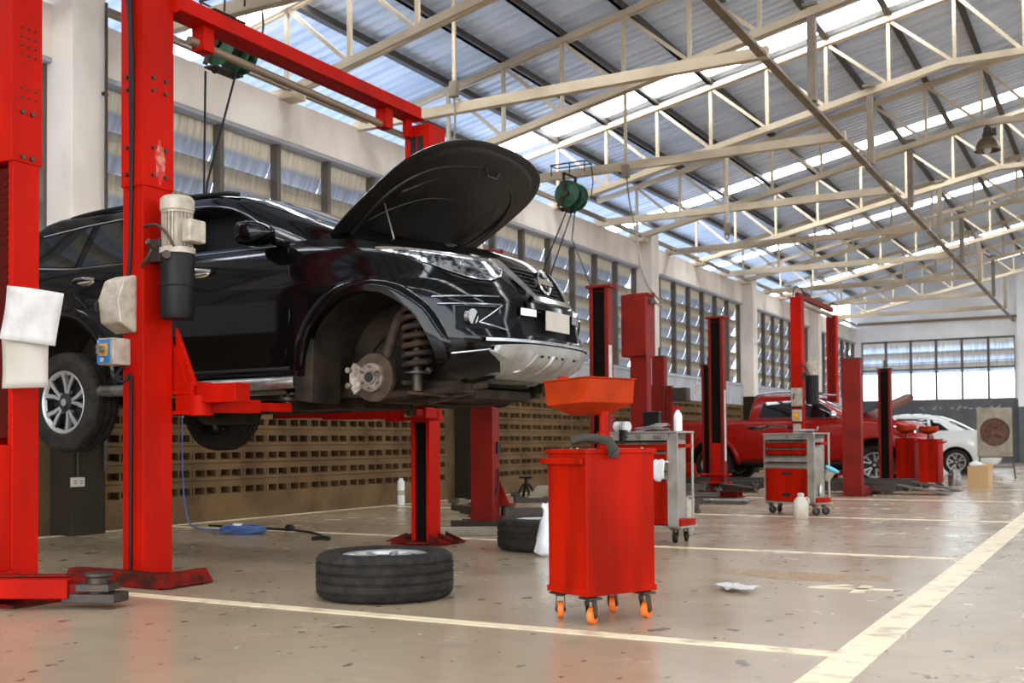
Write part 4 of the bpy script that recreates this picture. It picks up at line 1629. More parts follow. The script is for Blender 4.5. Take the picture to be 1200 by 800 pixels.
# --- lifts without an overhead beam
def floor_lift(label, yn, yf, x0, x1, hz, near_d, far_d, cz, mt='red_shaded', gusset=True):
    t = thing('vehicle_lift', label, 'vehicle lift', ((x0 + x1) / 2, (yn + yf) / 2, 0))
    a = L_(post_mesh(x0, x1, yn, yn + near_d, 0, hz, 1), 'post', mt, t, smooth=0, bevel=.008)
    L_(guard_mesh(x0, x1, yn, yn + near_d, .03, hz - .05, 1), 'slot_guard', 'guard', a, smooth=0)
    b = L_(post_mesh(x0, x1, yf, yf + far_d, 0, hz, -1), 'post', mt, t, smooth=0, bevel=.008)
    L_(guard_mesh(x0, x1, yf, yf + far_d, .03, hz - .05, -1), 'slot_guard', 'guard', b, smooth=0)
    for p, y0, y1 in ((a, yn, yn + near_d), (b, yf, yf + far_d)):
        m = MB()
        m.rng(x0 - .03, x1 + .04, y0 - .03, y1 + .03, hz - .005, hz + .03)
        m.cyl((x1 + .02, y1, hz + .03), (x1 + .05, y1, hz + .03), .022, n=12)
        L_(m, 'post_cap', mt, p, bevel=.008)
        m = MB()
        yc = (y0 + y1) / 2
        m.rng(x0 - .22, x1 + .24, yc - .22, yc + .22, 0, .02)
        m.rng(x0 - .20, x1 + .22, y0 - .05, y0 - .02, .02, .10)
        m.rng(x0 - .20, x1 + .22, y1 + .02, y1 + .05, .02, .10)
        L_(m, 'base_plate', 'darksteel' if yn < 10 else 'red_dirty', t, bevel=.004)
    carriage(t, x0, x1, yn + near_d, 1, cz, mt, .62 if not gusset else .52, gusset).location = -Vector(t.location)
    carriage(t, x0, x1, yf, -1, cz, 'red' if not gusset else mt, .62 if not gusset else .52, gusset).location = -Vector(t.location)
    return t, a, b
t, a, b = floor_lift('shade-darkened red empty two-post lift just behind the black SUV', 9.17, 11.92, -5.57, -5.32, 2.69, .14, .15, .10)
m = MB()
m.rng(-5.327, -5.319, 11.93, 12.02, 1.35, 2.0)
L_(m, 'sticker', 'paper', b)
m = MB()
m.rng(-5.40, -5.30, 9.24, 9.30, .75, .86)
m.tube([(-5.31, 9.26, .60), (-5.30, 9.24, .42), (-5.34, 9.20, .30)], .008, 6)
m.rng(-5.50, -5.36, 9.10, 9.17, 1.25, 1.33)
L_(m, 'lock_latch', 'black', a)
for p, q in (((-5.30, 9.42), (-4.75, 9.75)), ((-5.60, 9.42), (-6.25, 9.95)), ((-5.30, 11.80), (-4.75, 11.35)), ((-5.60, 11.80), (-6.3, 11.4))):
    arm(t, p, q, .17, .11, .09, m_='darksteel').location = -Vector(t.location)
t, a, b = floor_lift('red two-post lift with a boxed power unit cover on its near post', 12.94, 15.95, -5.48, -5.25, 2.70, .16, .16, .20, gusset=False)
m = MB()
m.rng(-5.58, -5.24, 12.90, 13.22, 1.93, 2.72)
L_(m, 'motor_cover', 'red_shaded', a, bevel=.012)
m = MB()
m.rng(-5.235, -5.205, 13.0, 13.16, 2.60, 2.66)
m.rng(-5.242, -5.236, 12.96, 13.20, 1.98, 1.99)
L_(m, 'cover_clasp', 'darksteel', a)
m = MB()
m.rng(-5.256, -5.249, 16.0, 16.07, .55, 1.62)
L_(m, 'sticker', 'paper', b)
for p, q in (((-5.22, 13.2), (-4.55, 13.55)), ((-5.52, 13.2), (-6.2, 13.7)), ((-5.22, 15.82), (-4.55, 15.15)), ((-5.52, 15.82), (-6.2, 15.3))):
    arm(t, p, q, .17, .11, .09, m_='darksteel').location = -Vector(t.location)

# --- overhead-beam lift beside the pickup truck
t = thing('vehicle_lift', 'bright red overhead-beam lift standing over the red pickup truck', 'vehicle lift', (-5.3, 21.9, 0))
x0, x1 = -5.40, -5.20
a = L_(post_mesh(x0, x1, 20.38, 20.62, 0, 3.52, 1), 'post', 'red', t, smooth=0, bevel=.006)
b = L_(post_mesh(x0, x1, 23.2, 23.40, 0, 3.46, -1), 'post', 'red', t, smooth=0, bevel=.006)
L_(guard_mesh(x0, x1, 23.2, 23.40, .03, 3.4, -1), 'slot_guard', 'red_shaded', b, smooth=0)
for y in (20.5, 23.3):
    m = MB()
    m.rng(x0 - .2, x1 + .2, y - .2, y + .2, 0, .02)
    L_(m, 'base_plate', 'red_dirty', t)
m = MB()
m.rng(-5.34, -5.26, 20.5, 23.3, 3.52, 3.62)
L_(m, 'overhead_beam', 'red_shaded', t, smooth=0, bevel=.004)
m = MB()
m.cyl((-5.27, 20.7, 3.40), (-5.27, 23.1, 3.40), .025, n=10)
L_(m, 'trip_bar', 'pipe', t)
for y in (20.44, 23.3):
    m = MB()
    m.tube([(-5.36, y, 3.5), (-5.34, y, 3.72), (-5.22, y, 3.70), (-5.12, y, 3.52)], .012, 6, smooth=2)
    L_(m, 'hose_loop', 'black', t)
m = MB()
c = Vector((-5.02, 20.42, 0))
m.lathe([(0, 2.30), (.10, 2.30), (.11, 2.27), (.10, 2.2), (.09, 2.05), (0, 2.05)], 24, 'Z', c)
pu = L_(m, 'power_unit', 'beige', t, smooth=30)
m = MB()
m.lathe([(0, 2.05), (.12, 2.05), (.12, 1.52), (0, 1.50)], 24, 'Z', c)
L_(m, 'oil_tank', 'black', pu, smooth=30)
m = MB()
m.rng(-5.20, -5.08, 20.38, 20.46, 2.0, 2.1)
m.tube([(-5.25, 20.36, 2.25), (-5.1, 20.30, 2.2), (-5.05, 20.34, 2.05)], .012, 6, smooth=1)
L_(m, 'valve_block', 'darksteel', pu)
m = MB()
m.rng(x0 + .02, x0 + .22, 20.28, 20.38, 1.48, 1.82)
sb = L_(m, 'switch_box', 'beige', t, bevel=.012)
m = MB()
m.tube([(x0 + .08, 20.28, 1.72), (x0 + .08, 20.24, 1.68), (x0 + .08, 20.24, 1.60)], .012, 6)
L_(m, 'lever', 'black', sb)
m = MB()
m.rng(x0 + .03, x0 + .20, 20.29, 20.38, 1.20, 1.42)
cb = L_(m, 'control_box', 'beige', t, bevel=.01)
m = MB()
m.rng(x0 + .06, x0 + .16, 20.285, 20.292, 1.24, 1.38)
m.rng(x0 + .09, x0 + .13, 20.25, 20.29, 1.29, 1.33)
L_(m, 'control_panel', 'yellow', cb)
m = MB()
m.rng(x0 + .04, x0 + .18, 20.33, 20.38, .86, 1.16)
L_(m, 'chain_cover', 'beige', t, bevel=.01)
carriage(t, x0, x1, 20.62, 1, .12).location = -Vector(t.location)
carriage(t, x0, x1, 23.2, -1, .12).location = -Vector(t.location)

# --- four-post lift with low runways in front of the pickup
t = thing('vehicle_lift', 'four-post lift with dark lowered runways beside the red pickup', 'vehicle lift', (-5.3, 18.9, 0))
for (px_, py_, wx, hh, s) in ((-3.75, 17.05, .28, 2.08, 1), (-3.80, 20.12, .22, 2.10, -1), (-7.05, 17.60, .22, 2.30, 1), (-7.05, 20.12, .22, 2.30, -1)):
    p = L_(post_mesh(px_, px_ + wx, py_, py_ + .16, 0, hh, s), 'post', 'red_shaded', t, smooth=0, bevel=.006)
    m = MB()
    m.rng(px_ - .01, px_ + wx + .01, py_ - .01, py_ + .17, hh, hh + .015)
    m.cyl((px_ + wx / 2, py_ + .08, hh), (px_ + wx / 2, py_ + .08, hh + .16), .018, n=8)
    L_(m, 'screw_end', 'darksteel', p)
    if s == -1 or px_ < -5:
        L_(guard_mesh(px_, px_ + wx, py_, py_ + .16, .03, hh - .05, -1), 'slot_guard', 'guard', p, smooth=0)
    m = MB()
    m.rng(px_ - .10, px_ + wx + .10, py_ - .10, py_ + .26, 0, .015)
    L_(m, 'base_plate', 'red_dirty', t)
for y in (17.75, 19.15):
    m = MB()
    m.rng(-7.7, -3.1, y, y + .50, .05, .15)
    m.rng(-7.7, -3.1, y, y + .03, .15, .19)
    m.rng(-7.7, -3.1, y + .47, y + .5, .15, .19)
    for x in (-7.6, -5.2, -3.3):
        m.rng(x, x + .08, y + .05, y + .45, 0, .05)
    L_(m, 'runway', 'darksteel', t, bevel=.004)
    m = MB()
    m.prism([(-3.1, .13), (-3.1, .15), (-2.35, .012), (-2.35, .0)], 'Y', y + .02, y + .48)
    L_(m, 'drive_on_ramp', 'darksteel', t)
for x in (-7.0, -3.6):
    m = MB()
    m.rng(x - .02, x + .14, 17.2, 20.2, .02, .14)
    L_(m, 'cross_beam', 'red_shaded', t, bevel=.004)
m = MB()
m.rng(-6.80, -6.70, 17.62, 17.72, .85, 1.80)
pu = L_(m, 'power_unit', 'red_shaded', t, bevel=.006)
m = MB()
m.rng(-6.69, -6.43, 17.60, 17.80, 1.53, 1.76)
L_(m, 'motor_box', 'darksteel', pu, bevel=.01)

# ------------------------------------------------------------------ pickup truck
pk = thing('pickup_truck', 'red double-cab pickup truck with its hood up', 'car', (-4.05, 21.93, .02))
def pwarp(x, z):
    if z <= .86:
        return z
    k = 1. if x < -.5 else 1 - .16 * min(1, (x + .5) / 1.2)
    return .86 + (z - .86) * k
pl = Shell([(.36, .78, .50, -4.10), (.42, .87, .80, -4.22), (.52, .91, .88, -4.25), (.70, .925, .90, -4.26), (.88, .925, .88, -4.26), (.96, .92, .86, -4.25),
            (1.06, .905, .80, -4.25), (1.14, .89, .74, -4.25), (1.20, .865, .66, -4.25), (1.235, .83, .55, -4.24)], fa=.85, ra=.3, nf=3, nr=8, warp=pwarp)
body = pl.mesh().build('body', ['redcar', 'liner', 'dark'], pk)
for cx in (0, -3.10):
    for s in (-1, 1):
        c = MB()
        c.prism([(cx - .47, .1), (cx + .47, .1)] + [(cx + .47 * cos(q), .40 + .47 * sin(q)) for q in [pi * i / 30 for i in range(31)]], 'Y', s * .42, s * 1.05)
        boolean_cut(body, c.build('cutter', 'liner', smooth=0))
c = MB()
c.rng(-4.12, -2.46, -.74, .74, .80, 1.4)
boolean_cut(body, c.build('cutter', 'dark', smooth=0))
pc_ = Shell([(1.20, .86, -.25, -2.42), (1.30, .83, -.42, -2.42), (1.45, .78, -.70, -2.40), (1.60, .71, -.98, -2.36), (1.68, .65, -1.15, -2.32), (1.72, .55, -1.30, -2.25), (1.745, .3, -1.55, -2.1)], fa=.4, ra=.2, nf=3, nr=6)
pc_.mesh().build('cabin', ['redcar', 'dark'], pk)
for s in (-1, 1):
    m = MB()
    side_panel(pc_, ([(-1.45, 1.27), (-2.18, 1.28)], [(-1.45, 1.60), (-2.10, 1.58)]), .004, s, m=m)
    side_panel(pc_, ([(-.62, 1.26), (-1.38, 1.265)], [(-1.02, 1.55), (-1.38, 1.60)]), .004, s, m=m)
    m.build('side_window', 'glass', pk)
    m = MB()
    m.tube([(x, s * (pc_.side(x, 1.25) + .006), 1.25) for x in (-.6, -1.2, -1.8, -2.2)], .009, 6)
    m.tube([(-1.0, s * .60, 1.73), (-1.4, s * .60, 1.775), (-2.0, s * .60, 1.775), (-2.3, s * .60, 1.72)], .022, 8, smooth=1)
    m.build('window_trim', 'satin', pk)
    m = MB()
    m.ball((-.72, s * .98, 1.30), (.07, .11, .085), 16, 10)
    m.tube([(-.68, s * .84, 1.26), (-.70, s * .92, 1.28)], .025, 6)
    m.build('wing_mirror', 'chrome', pk)
    for x in (-1.50, -2.28):
        m = MB()
        m.ball((x, s * (pl.side(x, 1.08) + .01), 1.08), (.11, .02, .038), 14, 8)
        m.build('door_handle', 'black', pk)
    m = MB()
    for q in (-.56, -1.42, -2.44):
        m.tube([(q, s * (pl.side(q, z) - .002), z) for z in (.45, .8, 1.1, 1.2)], .007, 5)
    m.build('door_gap', 'dark', pk)
    m = MB()
    m.tube([(-.55, s * .86, .40), (-.7, s * .92, .39), (-2.35, s * .92, .39), (-2.5, s * .86, .40)], .04, 10)
    m.build('side_step', 'black', pk)
    for cx in (0, -3.10):
        arch_flare(pl, cx, .40, .465, .55, .0, pi, .022, s).build('wheel_arch_trim', 'redcar', pk, smooth=50)
        make_wheel(pk, (cx, s * .79, .365), r=.365, side=s, n=48, groove=False)
    lo, hi = [.98, .96, .955, .96, .98, 1.0], [1.06, 1.07, 1.08, 1.085, 1.085, 1.08]
    front_panel(pl, [s * y for y in (.45, .55, .65, .74, .80, .86)], lo, hi, .012).build('headlamp', 'lamp', pk)
m = MB()
front_panel(pc_, [-.58 + 1.16 * i / 16 for i in range(17)], [1.27] * 17, [1.64] * 17, .006, m)
m.build('windscreen', 'glass', pk, smooth=60)
m = MB()
for r_, zz in ((1, 0.), (-1, .03)):
    rows = []
    for i in range(9):
        u = i / 8
        wv = .74 - .12 * u ** 3
        rows.append([(-.42 + 1.0 * u * cos(R(25)), -wv + 2 * wv * k / 8, 1.235 + 1.0 * u * sin(R(25)) + .04 * (1 - ((k - 4) / 4) ** 2) - zz) for k in range(9)])
    m.grid(rows)
hd = m.build('hood', 'redcar', pk, fix=False)
m = MB()
m.rng(-.30, .45, -.55, .55, .95, 1.18)
m.build('engine_cover', 'darksteel', pk, bevel=.03)
m = MB()
m.rng(-4.32, -4.24, -.80, .80, .50, .64)
m.build('rear_bumper', 'chrome', pk, bevel=.02)
m = MB()
for s in (-1, 1):
    m.bar((.5, s * .40, .36), (-4.1, s * .40, .36), .09, .12)
m.rng(-1.0, -.2, -.3, .3, .25, .40)
m.build('chassis', 'under', pk)

# ------------------------------------------------------------------ white car
sd = thing('sedan', 'white saloon car parked with its tail to the aisle', 'car', (-6.15, 28.75, 0), pi)
sl = Shell([(.18, .72, .55, -3.30), (.26, .82, .78, -3.50), (.36, .85, .84, -3.56), (.50, .87, .85, -3.57), (.62, .88, .83, -3.57), (.74, .88, .80, -3.56), (.86, .87, .76, -3.55),
            (.97, .855, .68, -3.54), (1.04, .83, .58, -3.52), (1.065, .77, .45, -3.48)], fa=.85, ra=.75, nf=2.6, nr=3.0,
           warp=lambda x, z: z if z < .7 else .7 + (z - .7) * (1 - .25 * max(0, min(1, (x + .3) / 1.1))))
body = sl.mesh().build('body', ['whitecar', 'liner', 'dark'], sd)
for cx in (0, -2.65):
    for s in (-1, 1):
        c = MB()
        c.prism([(cx - .37, .05), (cx + .37, .05)] + [(cx + .37 * cos(q), .31 + .37 * sin(q)) for q in [pi * i / 30 for i in range(31)]], 'Y', s * .45, s * 1.0)
        boolean_cut(body, c.build('cutter', 'liner', smooth=0))
sc = Shell([(1.00, .80, .05, -3.10), (1.06, .77, -.12, -2.98), (1.20, .71, -.42, -2.72), (1.33, .64, -.70, -2.46), (1.41, .58, -.92, -2.24), (1.45, .48, -1.15, -2.0), (1.475, .25, -1.4, -1.8)], fa=.45, ra=.40, nf=3, nr=3)
sc.mesh().build('cabin', ['whitecar', 'dark'], sd)
for s in (-1, 1):
    m = MB()
    side_panel(sc, ([(-.35, 1.01), (-1.20, 1.01)], [(-.80, 1.34), (-1.20, 1.36)]), .004, s, m=m)
    side_panel(sc, ([(-1.27, 1.01), (-2.05, 1.01)], [(-1.27, 1.36), (-1.98, 1.34)]), .004, s, m=m)
    side_panel(sc, ([(-2.12, 1.01), (-2.50, 1.06)], [(-2.05, 1.33), (-2.22, 1.28)]), .004, s, m=m)
    m.build('side_window', 'glass', sd)
    for cx in (0, -2.65):
        make_wheel(sd, (cx, s * .76, .31), r=.31, wd=.10, rim_r=.215, side=s, n=48, groove=False)
    m = MB()
    G = []
    for j in range(5):
        z = .66 + .22 * j / 4
        G.append([(x, s * (sl.side(x, z) + .01), z) for x in [-3.15 - .36 * i / 8 for i in range(9)]])
    m.grid(G)
    m.build('tail_lamp', 'taillight', sd)
    m = MB()
    m.ball((-1.30, s * .89, .80), (.09, .014, .02), 12, 6)
    m.ball((-2.15, s * .89, .82), (.09, .014, .02), 12, 6)
    m.build('door_handles', 'chrome', sd)
m = MB()
G = []
for j in range(5):
    z = 1.02 + .34 * j / 4
    w, xf, xr = sc.at(z)
    G.append([(xr + .40 - .40 * max(0, 1 - abs(y / w) ** 3) ** (1 / 3) - .006, y, z) for y in [w * .86 * (i / 6 - 1) for i in range(13)]])
m.grid(G)
m.build('rear_screen', 'glass', sd)
m = MB()
m.tube([(-3.30, -.70, .50), (-3.52, -.45, .50), (-3.60, 0, .50), (-3.52, .45, .50), (-3.30, .70, .50)], .03, 8, smooth=2)
m.build('bumper_trim', 'chrome', sd)
# ------------------------------------------------------------------ loose things
def caster(parent, x, y, r=.042, wm='orange', ang=.4, top=.13, w=.03):
    m = MB()
    m.box((x, y, top - .006), (.085, .075, .010))
    m.cyl((x, y, top - .02), (x, y, top - .008), .024, n=12)
    d = Vector((cos(ang), sin(ang), 0))
    s = Vector((-d.y, d.x, 0))
    c = Vector((x, y, r)) + d * .022
    for e in (-1, 1):
        a, b = c + s * e * (w / 2 + .006), Vector((x, y, top - .018)) + s * e * (w / 2 + .002)
        m.rings([[a - d * .012 + Vector((0, 0, -.012)), a + d * .014 + Vector((0, 0, -.010)), b + d * .024, b - d * .026],
                 [q + s * e * .004 for q in (a - d * .012 + Vector((0, 0, -.012)), a + d * .014 + Vector((0, 0, -.010)), b + d * .024, b - d * .026)]])
    m.cyl(c - s * (w / 2 + .012), c + s * (w / 2 + .012), .007, n=8)
    f = m.build('caster', 'darksteel', parent, bevel=.002)
    m = MB()
    prof = [(.012, -w / 2), (r * .72, -w / 2), (r * .95, -w * .42), (r, -w * .2), (r, w * .2), (r * .95, w * .42), (r * .72, w / 2), (.012, w / 2)]
    m.lathe(prof, 28, 'Y', (0, 0, 0), closed=True)
    wl = m.build('caster_wheel', wm, f, smooth=40)
    wl.location = c
    wl.rotation_euler = (0, 0, ang)
    m = MB()
    m.cyl((0, -w / 2 - .003, 0), (0, w / 2 + .003, 0), r * .42, n=16)
    h = m.build('caster_hub', 'darksteel', wl)
    return f

# near drain trolley
ct = thing('oil_drain_trolley', 'big red oil drain trolley with orange wheels and a raised pan', 'trolley', (-2.22, 4.87, 0), R(-26))
hx, hy = .15, .21
m = MB()
m.rng(-hx, hx, -hy, hy, .135, .80)
body = m.build('tank_body', 'red_cart', ct, bevel=.007, seg=3)
m = MB()
m.rng(-hx - .006, hx + .006, -hy - .006, hy + .006, .135, .165)
m.build('base_rim', 'red_cart', body, bevel=.004)
m = MB()
m.rng(-hx - .008, hx + .008, -hy - .008, hy + .008, .797, .818)
m.rng(-hx + .02, hx - .02, -hy + .02, hy - .02, .815, .819)
m.build('lid', 'red_cart', ct, bevel=.005)
m = MB()
m.rng(-hx - .035, hx - .015, -hy - .02, -hy - .001, .745, .775)
m.rng(-hx - .045, -hx, -hy - .02, .05, .755, .772)
m.build('handle', 'red_cart', ct, bevel=.006)
for x, y, a in ((-hx + .03, -hy + .05, 2.5), (hx - .035, -hy + .045, 2.0), (hx - .03, hy - .045, 1.9), (-hx + .035, hy - .05, 2.2)):
    caster(ct, x, y, ang=a)
m = MB()
m.cyl((.0, .02, .815), (.0, .02, .90), .032, n=18)
m.cyl((.0, .02, .90), (.0, .02, 1.0), .022, n=16)
m.build('pole', 'red_cart', ct)
# drain pan: a shallow tapered tray on the pole
def pan_ring(a, b, z, cut=.0):
    return [(-a, -b, z), (a, -b, z), (a, b, z), (-a, b, z)]
m = MB()
m.rings([pan_ring(.06, .075, .985), pan_ring(.135, .165, 1.035), pan_ring(.142, .174, 1.155), pan_ring(.149, .181, 1.158), pan_ring(.149, .181, 1.15),
         pan_ring(.136, .168, 1.145), pan_ring(.13, .16, 1.04), pan_ring(.055, .07, .995)])
pn = m.build('drain_pan', 'red_tray', ct, bevel=.004, smooth=20)
pn.location = (-.03, .0, .0)
pn.rotation_euler = (0, R(-2.2), R(8))
m = MB()
m.ball((0, 0, 0), (.035, .035, .018), 16, 8)
k = m.build('pan_knob', 'red_cart', pn)
k.location = (-.08, -.10, 1.16)
m = MB()
for x, y in ((-hx + .02, -.08), (.06, -hy + .02), (hx - .02, hy - .06)):
    m.cyl((x, y, .818), (x, y, .824), .007, n=8)
m.build('lid_rivets', 'steel', ct)
# grey rag over the lid edge
rag = thing('cleaning_rag', 'crumpled dark grey rag lying on top of the red drain trolley', 'rag', (-2.183, 4.707, .832), R(64))
m = MB()
random.seed(11)
path = [(-.11, .03, .022), (-.06, .0, .035), (0, -.03, .034), (.045, -.062, .022), (.055, -.082, -.02), (.052, -.084, -.055)]
rs = []
P = [Vector(p) for p in path]
for i, p in enumerate(P):
    d = (P[min(i + 1, 5)] - P[max(i - 1, 0)]).normalized()
    u = d.cross(Vector((0, 0, 1))).normalized()
    v = u.cross(d)
    ring = []
    for k in range(14):
        t = 2 * pi * k / 14
        q = random.uniform(.78, 1.18)
        ring.append(p + u * .038 * cos(t) * q * (.7 if i in (0, 5) else 1) + v * .022 * sin(t) * q)
    rs.append(ring)
m.rings(rs)
m.build('rag_cloth', 'cloth', rag, smooth=60)

# grey and red tool cabinets
def tool_cabinet(label, loc, rz, w=.74, d=.28):
    t = thing('tool_cabinet', label, 'tool cabinet', (*loc, 0), rz, 'tool cabinets on casters')
    zb, zt = .125, .92
    hw = w / 2
    m = MB()
    m.rng(-hw, -hw + .025, 0, d, zb, zt)
    m.rng(hw - .10, hw - .075, 0, d, zb, zt)
    m.rng(-hw, hw - .075, d - .02, d, zb, zt)
    m.rng(-hw, hw - .075, 0, d, zb, zb + .02)
    m.rng(-hw, hw - .075, 0, d, zt - .06, zt)
    m.rng(-hw - .005, hw + .005, -.008, d + .005, zt, zt + .018)
    m.rng(-hw, hw - .08, .004, d, .50, .56)
    body = m.build('cabinet_body', 'greycab', t, bevel=.004)
    m = MB()
    m.rng(-hw + .03, hw - .10, .05, d - .02, zb + .02, zt - .06)
    m.build('dark_interior', 'dark', body)
    # right-hand side caddy
    m = MB()
    m.rng(hw - .075, hw, 0, .018, zb, zt)
    m.rng(hw - .01, hw, d - .03, d, zb, zt)
    m.rng(hw - .075, hw + .03, .0, d, zb, zb + .02)
    m.build('side_frame', 'greycab', t, bevel=.003)
    m = MB()
    m.rng(hw - .07, hw + .03, .02, d - .03, zb + .02, zb + .075)
    m.build('side_tray', 'red_cart', t, bevel=.003)
    m = MB()
    m.rng(hw - .07, hw + .03, .08, d - .08, .80, .83)
    m.build('side_tray', 'red_cart', t, bevel=.003)
    m = MB()
    m.rng(-.02, .02, -.012, -.008, zt - .042, zt - .018)
    m.rng(.14, .22, -.0105, -.008, zt - .045, zt - .02)
    m.build('lock_plate', 'steel', body)
    for z0, z1, mt in ((.775, .845, 'red_cart'), (.69, .765, 'red_cart'), (.605, .68, 'greycab'), (.54, .595, 'greycab')):
        m = MB()
        m.rng(-hw + .03, hw - .105, -.004, .06, z0, z1)
        dr = m.build('drawer', mt, t, bevel=.003)
        m = MB()
        m.rng(-hw + .03, hw - .105, -.022, -.004, z1 - .010, z1 + .002)
        m.rng(-hw + .03, hw - .105, -.022, -.018, z1 - .018, z1 + .002)
        m.build('handle', 'steel', dr)
    m = MB()
    m.rng(-hw + .03, hw - .105, -.004, .02, zb + .025, .53)
    dr = m.build('door', 'red_cart', t, bevel=.003)
    m = MB()
    m.rng(-.10, .04, -.012, -.004, .455, .485)
    m.rng(-.09, .03, -.008, -.004, .205, .245)
    m.build('latch', 'dark', dr, bevel=.003)
    for x in (-hw + .06, hw - .05):
        for y in (.05, d - .06):
            caster(t, x, y, r=.045, wm='black', ang=random.uniform(.2, 2.8), top=.125, w=.026)
    return t
c2 = tool_cabinet('grey and red tool cabinet behind the drain trolley, littered with papers', (-3.62, 8.73), R(-9))
c3 = tool_cabinet('grey and red tool cabinet in front of the red pickup, white jug beside it', (-3.40, 12.66), R(-25))
def on(cab, x, y):
    p = Matrix.Rotation(cab.rotation_euler.z, 3, 'Z') @ Vector((x, y, 0)) + cab.location
    return p.x, p.y
CT = .938
def lathe_thing(name, label, cat, loc, prof, mt, n=20, part='bottle_body'):
    t = thing(name, label, cat, loc)
    m = MB()
    m.lathe(prof, n)
    m.build(part, mt, t, smooth=40)
    return t
# on the second cabinet
x, y = on(c2, .30, .14)
sp_ = lathe_thing('spray_bottle', 'white spray bottle with red nozzle on the paper-strewn tool cabinet', 'spray bottle', (x, y, CT), [(0, 0), (.034, 0), (.036, .01), (.036, .12), (.030, .15), (.014, .17), (.014, .18), (0, .18)], 'poly')
m = MB()
m.rng(-.03, .03, -.014, .014, .18, .205)
m.rng(-.042, -.03, -.006, .006, .155, .20)
m.build('nozzle', 'red_cart', sp_, bevel=.004)
x, y = on(c2, .07, .105)
pp = thing('paper_stack', 'loose stack of white papers on the tool cabinet by the drain trolley', 'papers', (x, y, CT), R(-20))
for k in range(6):
    m = MB()
    cz = .004 + .006 * k
    rot = Matrix.Rotation(random.uniform(-.3, .3), 3, 'Z')
    G = []
    for j in range(5):
        G.append([rot @ Vector((-.14 + .28 * i / 6, -.07 + .14 * j / 4, 0)) + Vector((random.uniform(-.0, .0), 0, cz + .016 * (i / 6) ** 2 * (k % 3) + .008 * (j / 4) * ((k + 1) % 2))) for i in range(7)])
    m.grid(G)
    m.build('paper_sheet', 'paper', pp, solid=.002, smooth=60)
x, y = on(c2, -.02, .252)
bx = thing('black_case', 'small black plastic case behind the papers on the tool cabinet', 'case', (x, y, CT), R(-9))
m = MB()
m.rng(-.08, .08, -.02, .025, 0, .15)
m.rng(-.085, .085, -.023, .028, .15, .175)
m.build('case_shell', 'black', bx, bevel=.008)
x, y = on(c2, -.24, .10)
rl = thing('rolled_cloth', 'rolled white cloth with dark bands on the tool cabinet', 'cloth', (x, y, CT), R(-30))
m = MB()
m.cyl((-.07, 0, .045), (.07, .02, .045), .045, n=20)
m.build('cloth_roll', 'whitecloth', rl, smooth=40)
m = MB()
for q in (-.045, -.015, .015, .045):
    m.lathe([(.0455, q - .006), (.047, q), (.0455, q + .006)], 20, 'X', (0, .01, .045))
m.build('band', 'darksteel', rl)
x, y = on(c2, .17, .012)
wr = thing('spanner', 'dark spanner lying at the front of the paper-strewn cabinet', 'tool', (x, y, CT), R(-5))
m = MB()
m.rng(-.08, .08, -.009, .009, .0, .008)
m.lathe([(.012, 0), (.022, 0), (.022, .010), (.012, .010)], 16, 'Z', (-.09, 0, 0), closed=True)
m.lathe([(.013, 0), (.024, 0), (.024, .010), (.013, .010)], 6, 'Z', (.09, 0, 0), closed=True)
m.build('spanner_body', 'darksteel', wr)
# gloves hanging, rag on drawer
gp = on(c2, -.14, -.05)
gl = thing('work_glove', 'black work glove hanging at the top edge of the tool cabinet', 'glove', (gp[0], gp[1], CT + .012), R(-9))
m = MB()
m.rings([[Vector((.03 * cos(q), .012 * sin(q) + .005, z)) * 1 for q in [2 * pi * k / 12 for k in range(12)]] for z in (-.01, -.05, -.085)])
for k in range(4):
    m.tube([(-.023 + .015 * k, .005, -.08), (-.024 + .016 * k, .004, -.105 - .012 * (k in (1, 2)))], .0075, 6)
m.tube([(.028, .005, -.04), (.045, .004, -.065)], .008, 6)
m.rng(-.032, .032, -.004, .045, -.012, .0)
m.build('glove_body', 'black', gl, smooth=60)
rp = on(c2, .22, -.085)
rg = thing('white_rag', 'white rag draped over an open drawer of the tool cabinet', 'rag', (rp[0], rp[1], .62), R(-9))
m = MB()
random.seed(5)
G = []
for j, (yy, zz) in enumerate(((.04, .062), (.0, .068), (-.03, .060), (-.045, .02), (-.047, -.04), (-.046, -.09))):
    G.append([(-.10 + .20 * i / 10, yy + random.uniform(-.008, .006), zz + random.uniform(-.012, .014) - (.02 * sin(i * 1.1) if j > 3 else 0)) for i in range(11)])
m.grid(G)
m.build('rag_cloth', 'whitecloth', rg, smooth=70, solid=.006)
# third cabinet
x, y = on(c3, .20, .12)
tl = thing('air_ratchet', 'small silver air tool lying on the tool cabinet near the pickup', 'tool', (x, y, CT), R(-10))
m = MB()
m.tube([(-.10, 0, .022), (.06, 0, .022)], .022, 12)
m.tube([(.06, 0, .022), (.10, .01, .03), (.11, .01, .07)], .012, 8)
m.cyl((-.16, .0, .022), (-.10, 0, .022), .012, n=10)
m.build('tool_body', 'steel', tl)
x, y = on(c3, -.30, .05)
tl = thing('grease_gun', 'dark grease gun resting across the corner of the tool cabinet', 'tool', (x, y, CT + .01), R(-25))
m = MB()
m.tube([(-.13, -.06, .05), (-.05, -.05, .055)], .026, 12)
m.tube([(-.05, -.05, .055), (.02, -.04, .085)], .014, 8)
m.tube([(-.15, -.06, .05), (-.19, -.06, .03)], .012, 8)
m.tube([(.02, -.04, .085), (.12, .0, .072), (.20, .04, .070)], .010, 8)
m.build('gun_body', 'darksteel', tl)
x, y = on(c3, .425, .14)
fu = thing('funnel_cup', 'beige cup with bright cyan rim tilted on the cabinet side', 'funnel', (x, y, .40), 0)
fu.rotation_euler = (R(-8), R(28), R(-25))
m = MB()
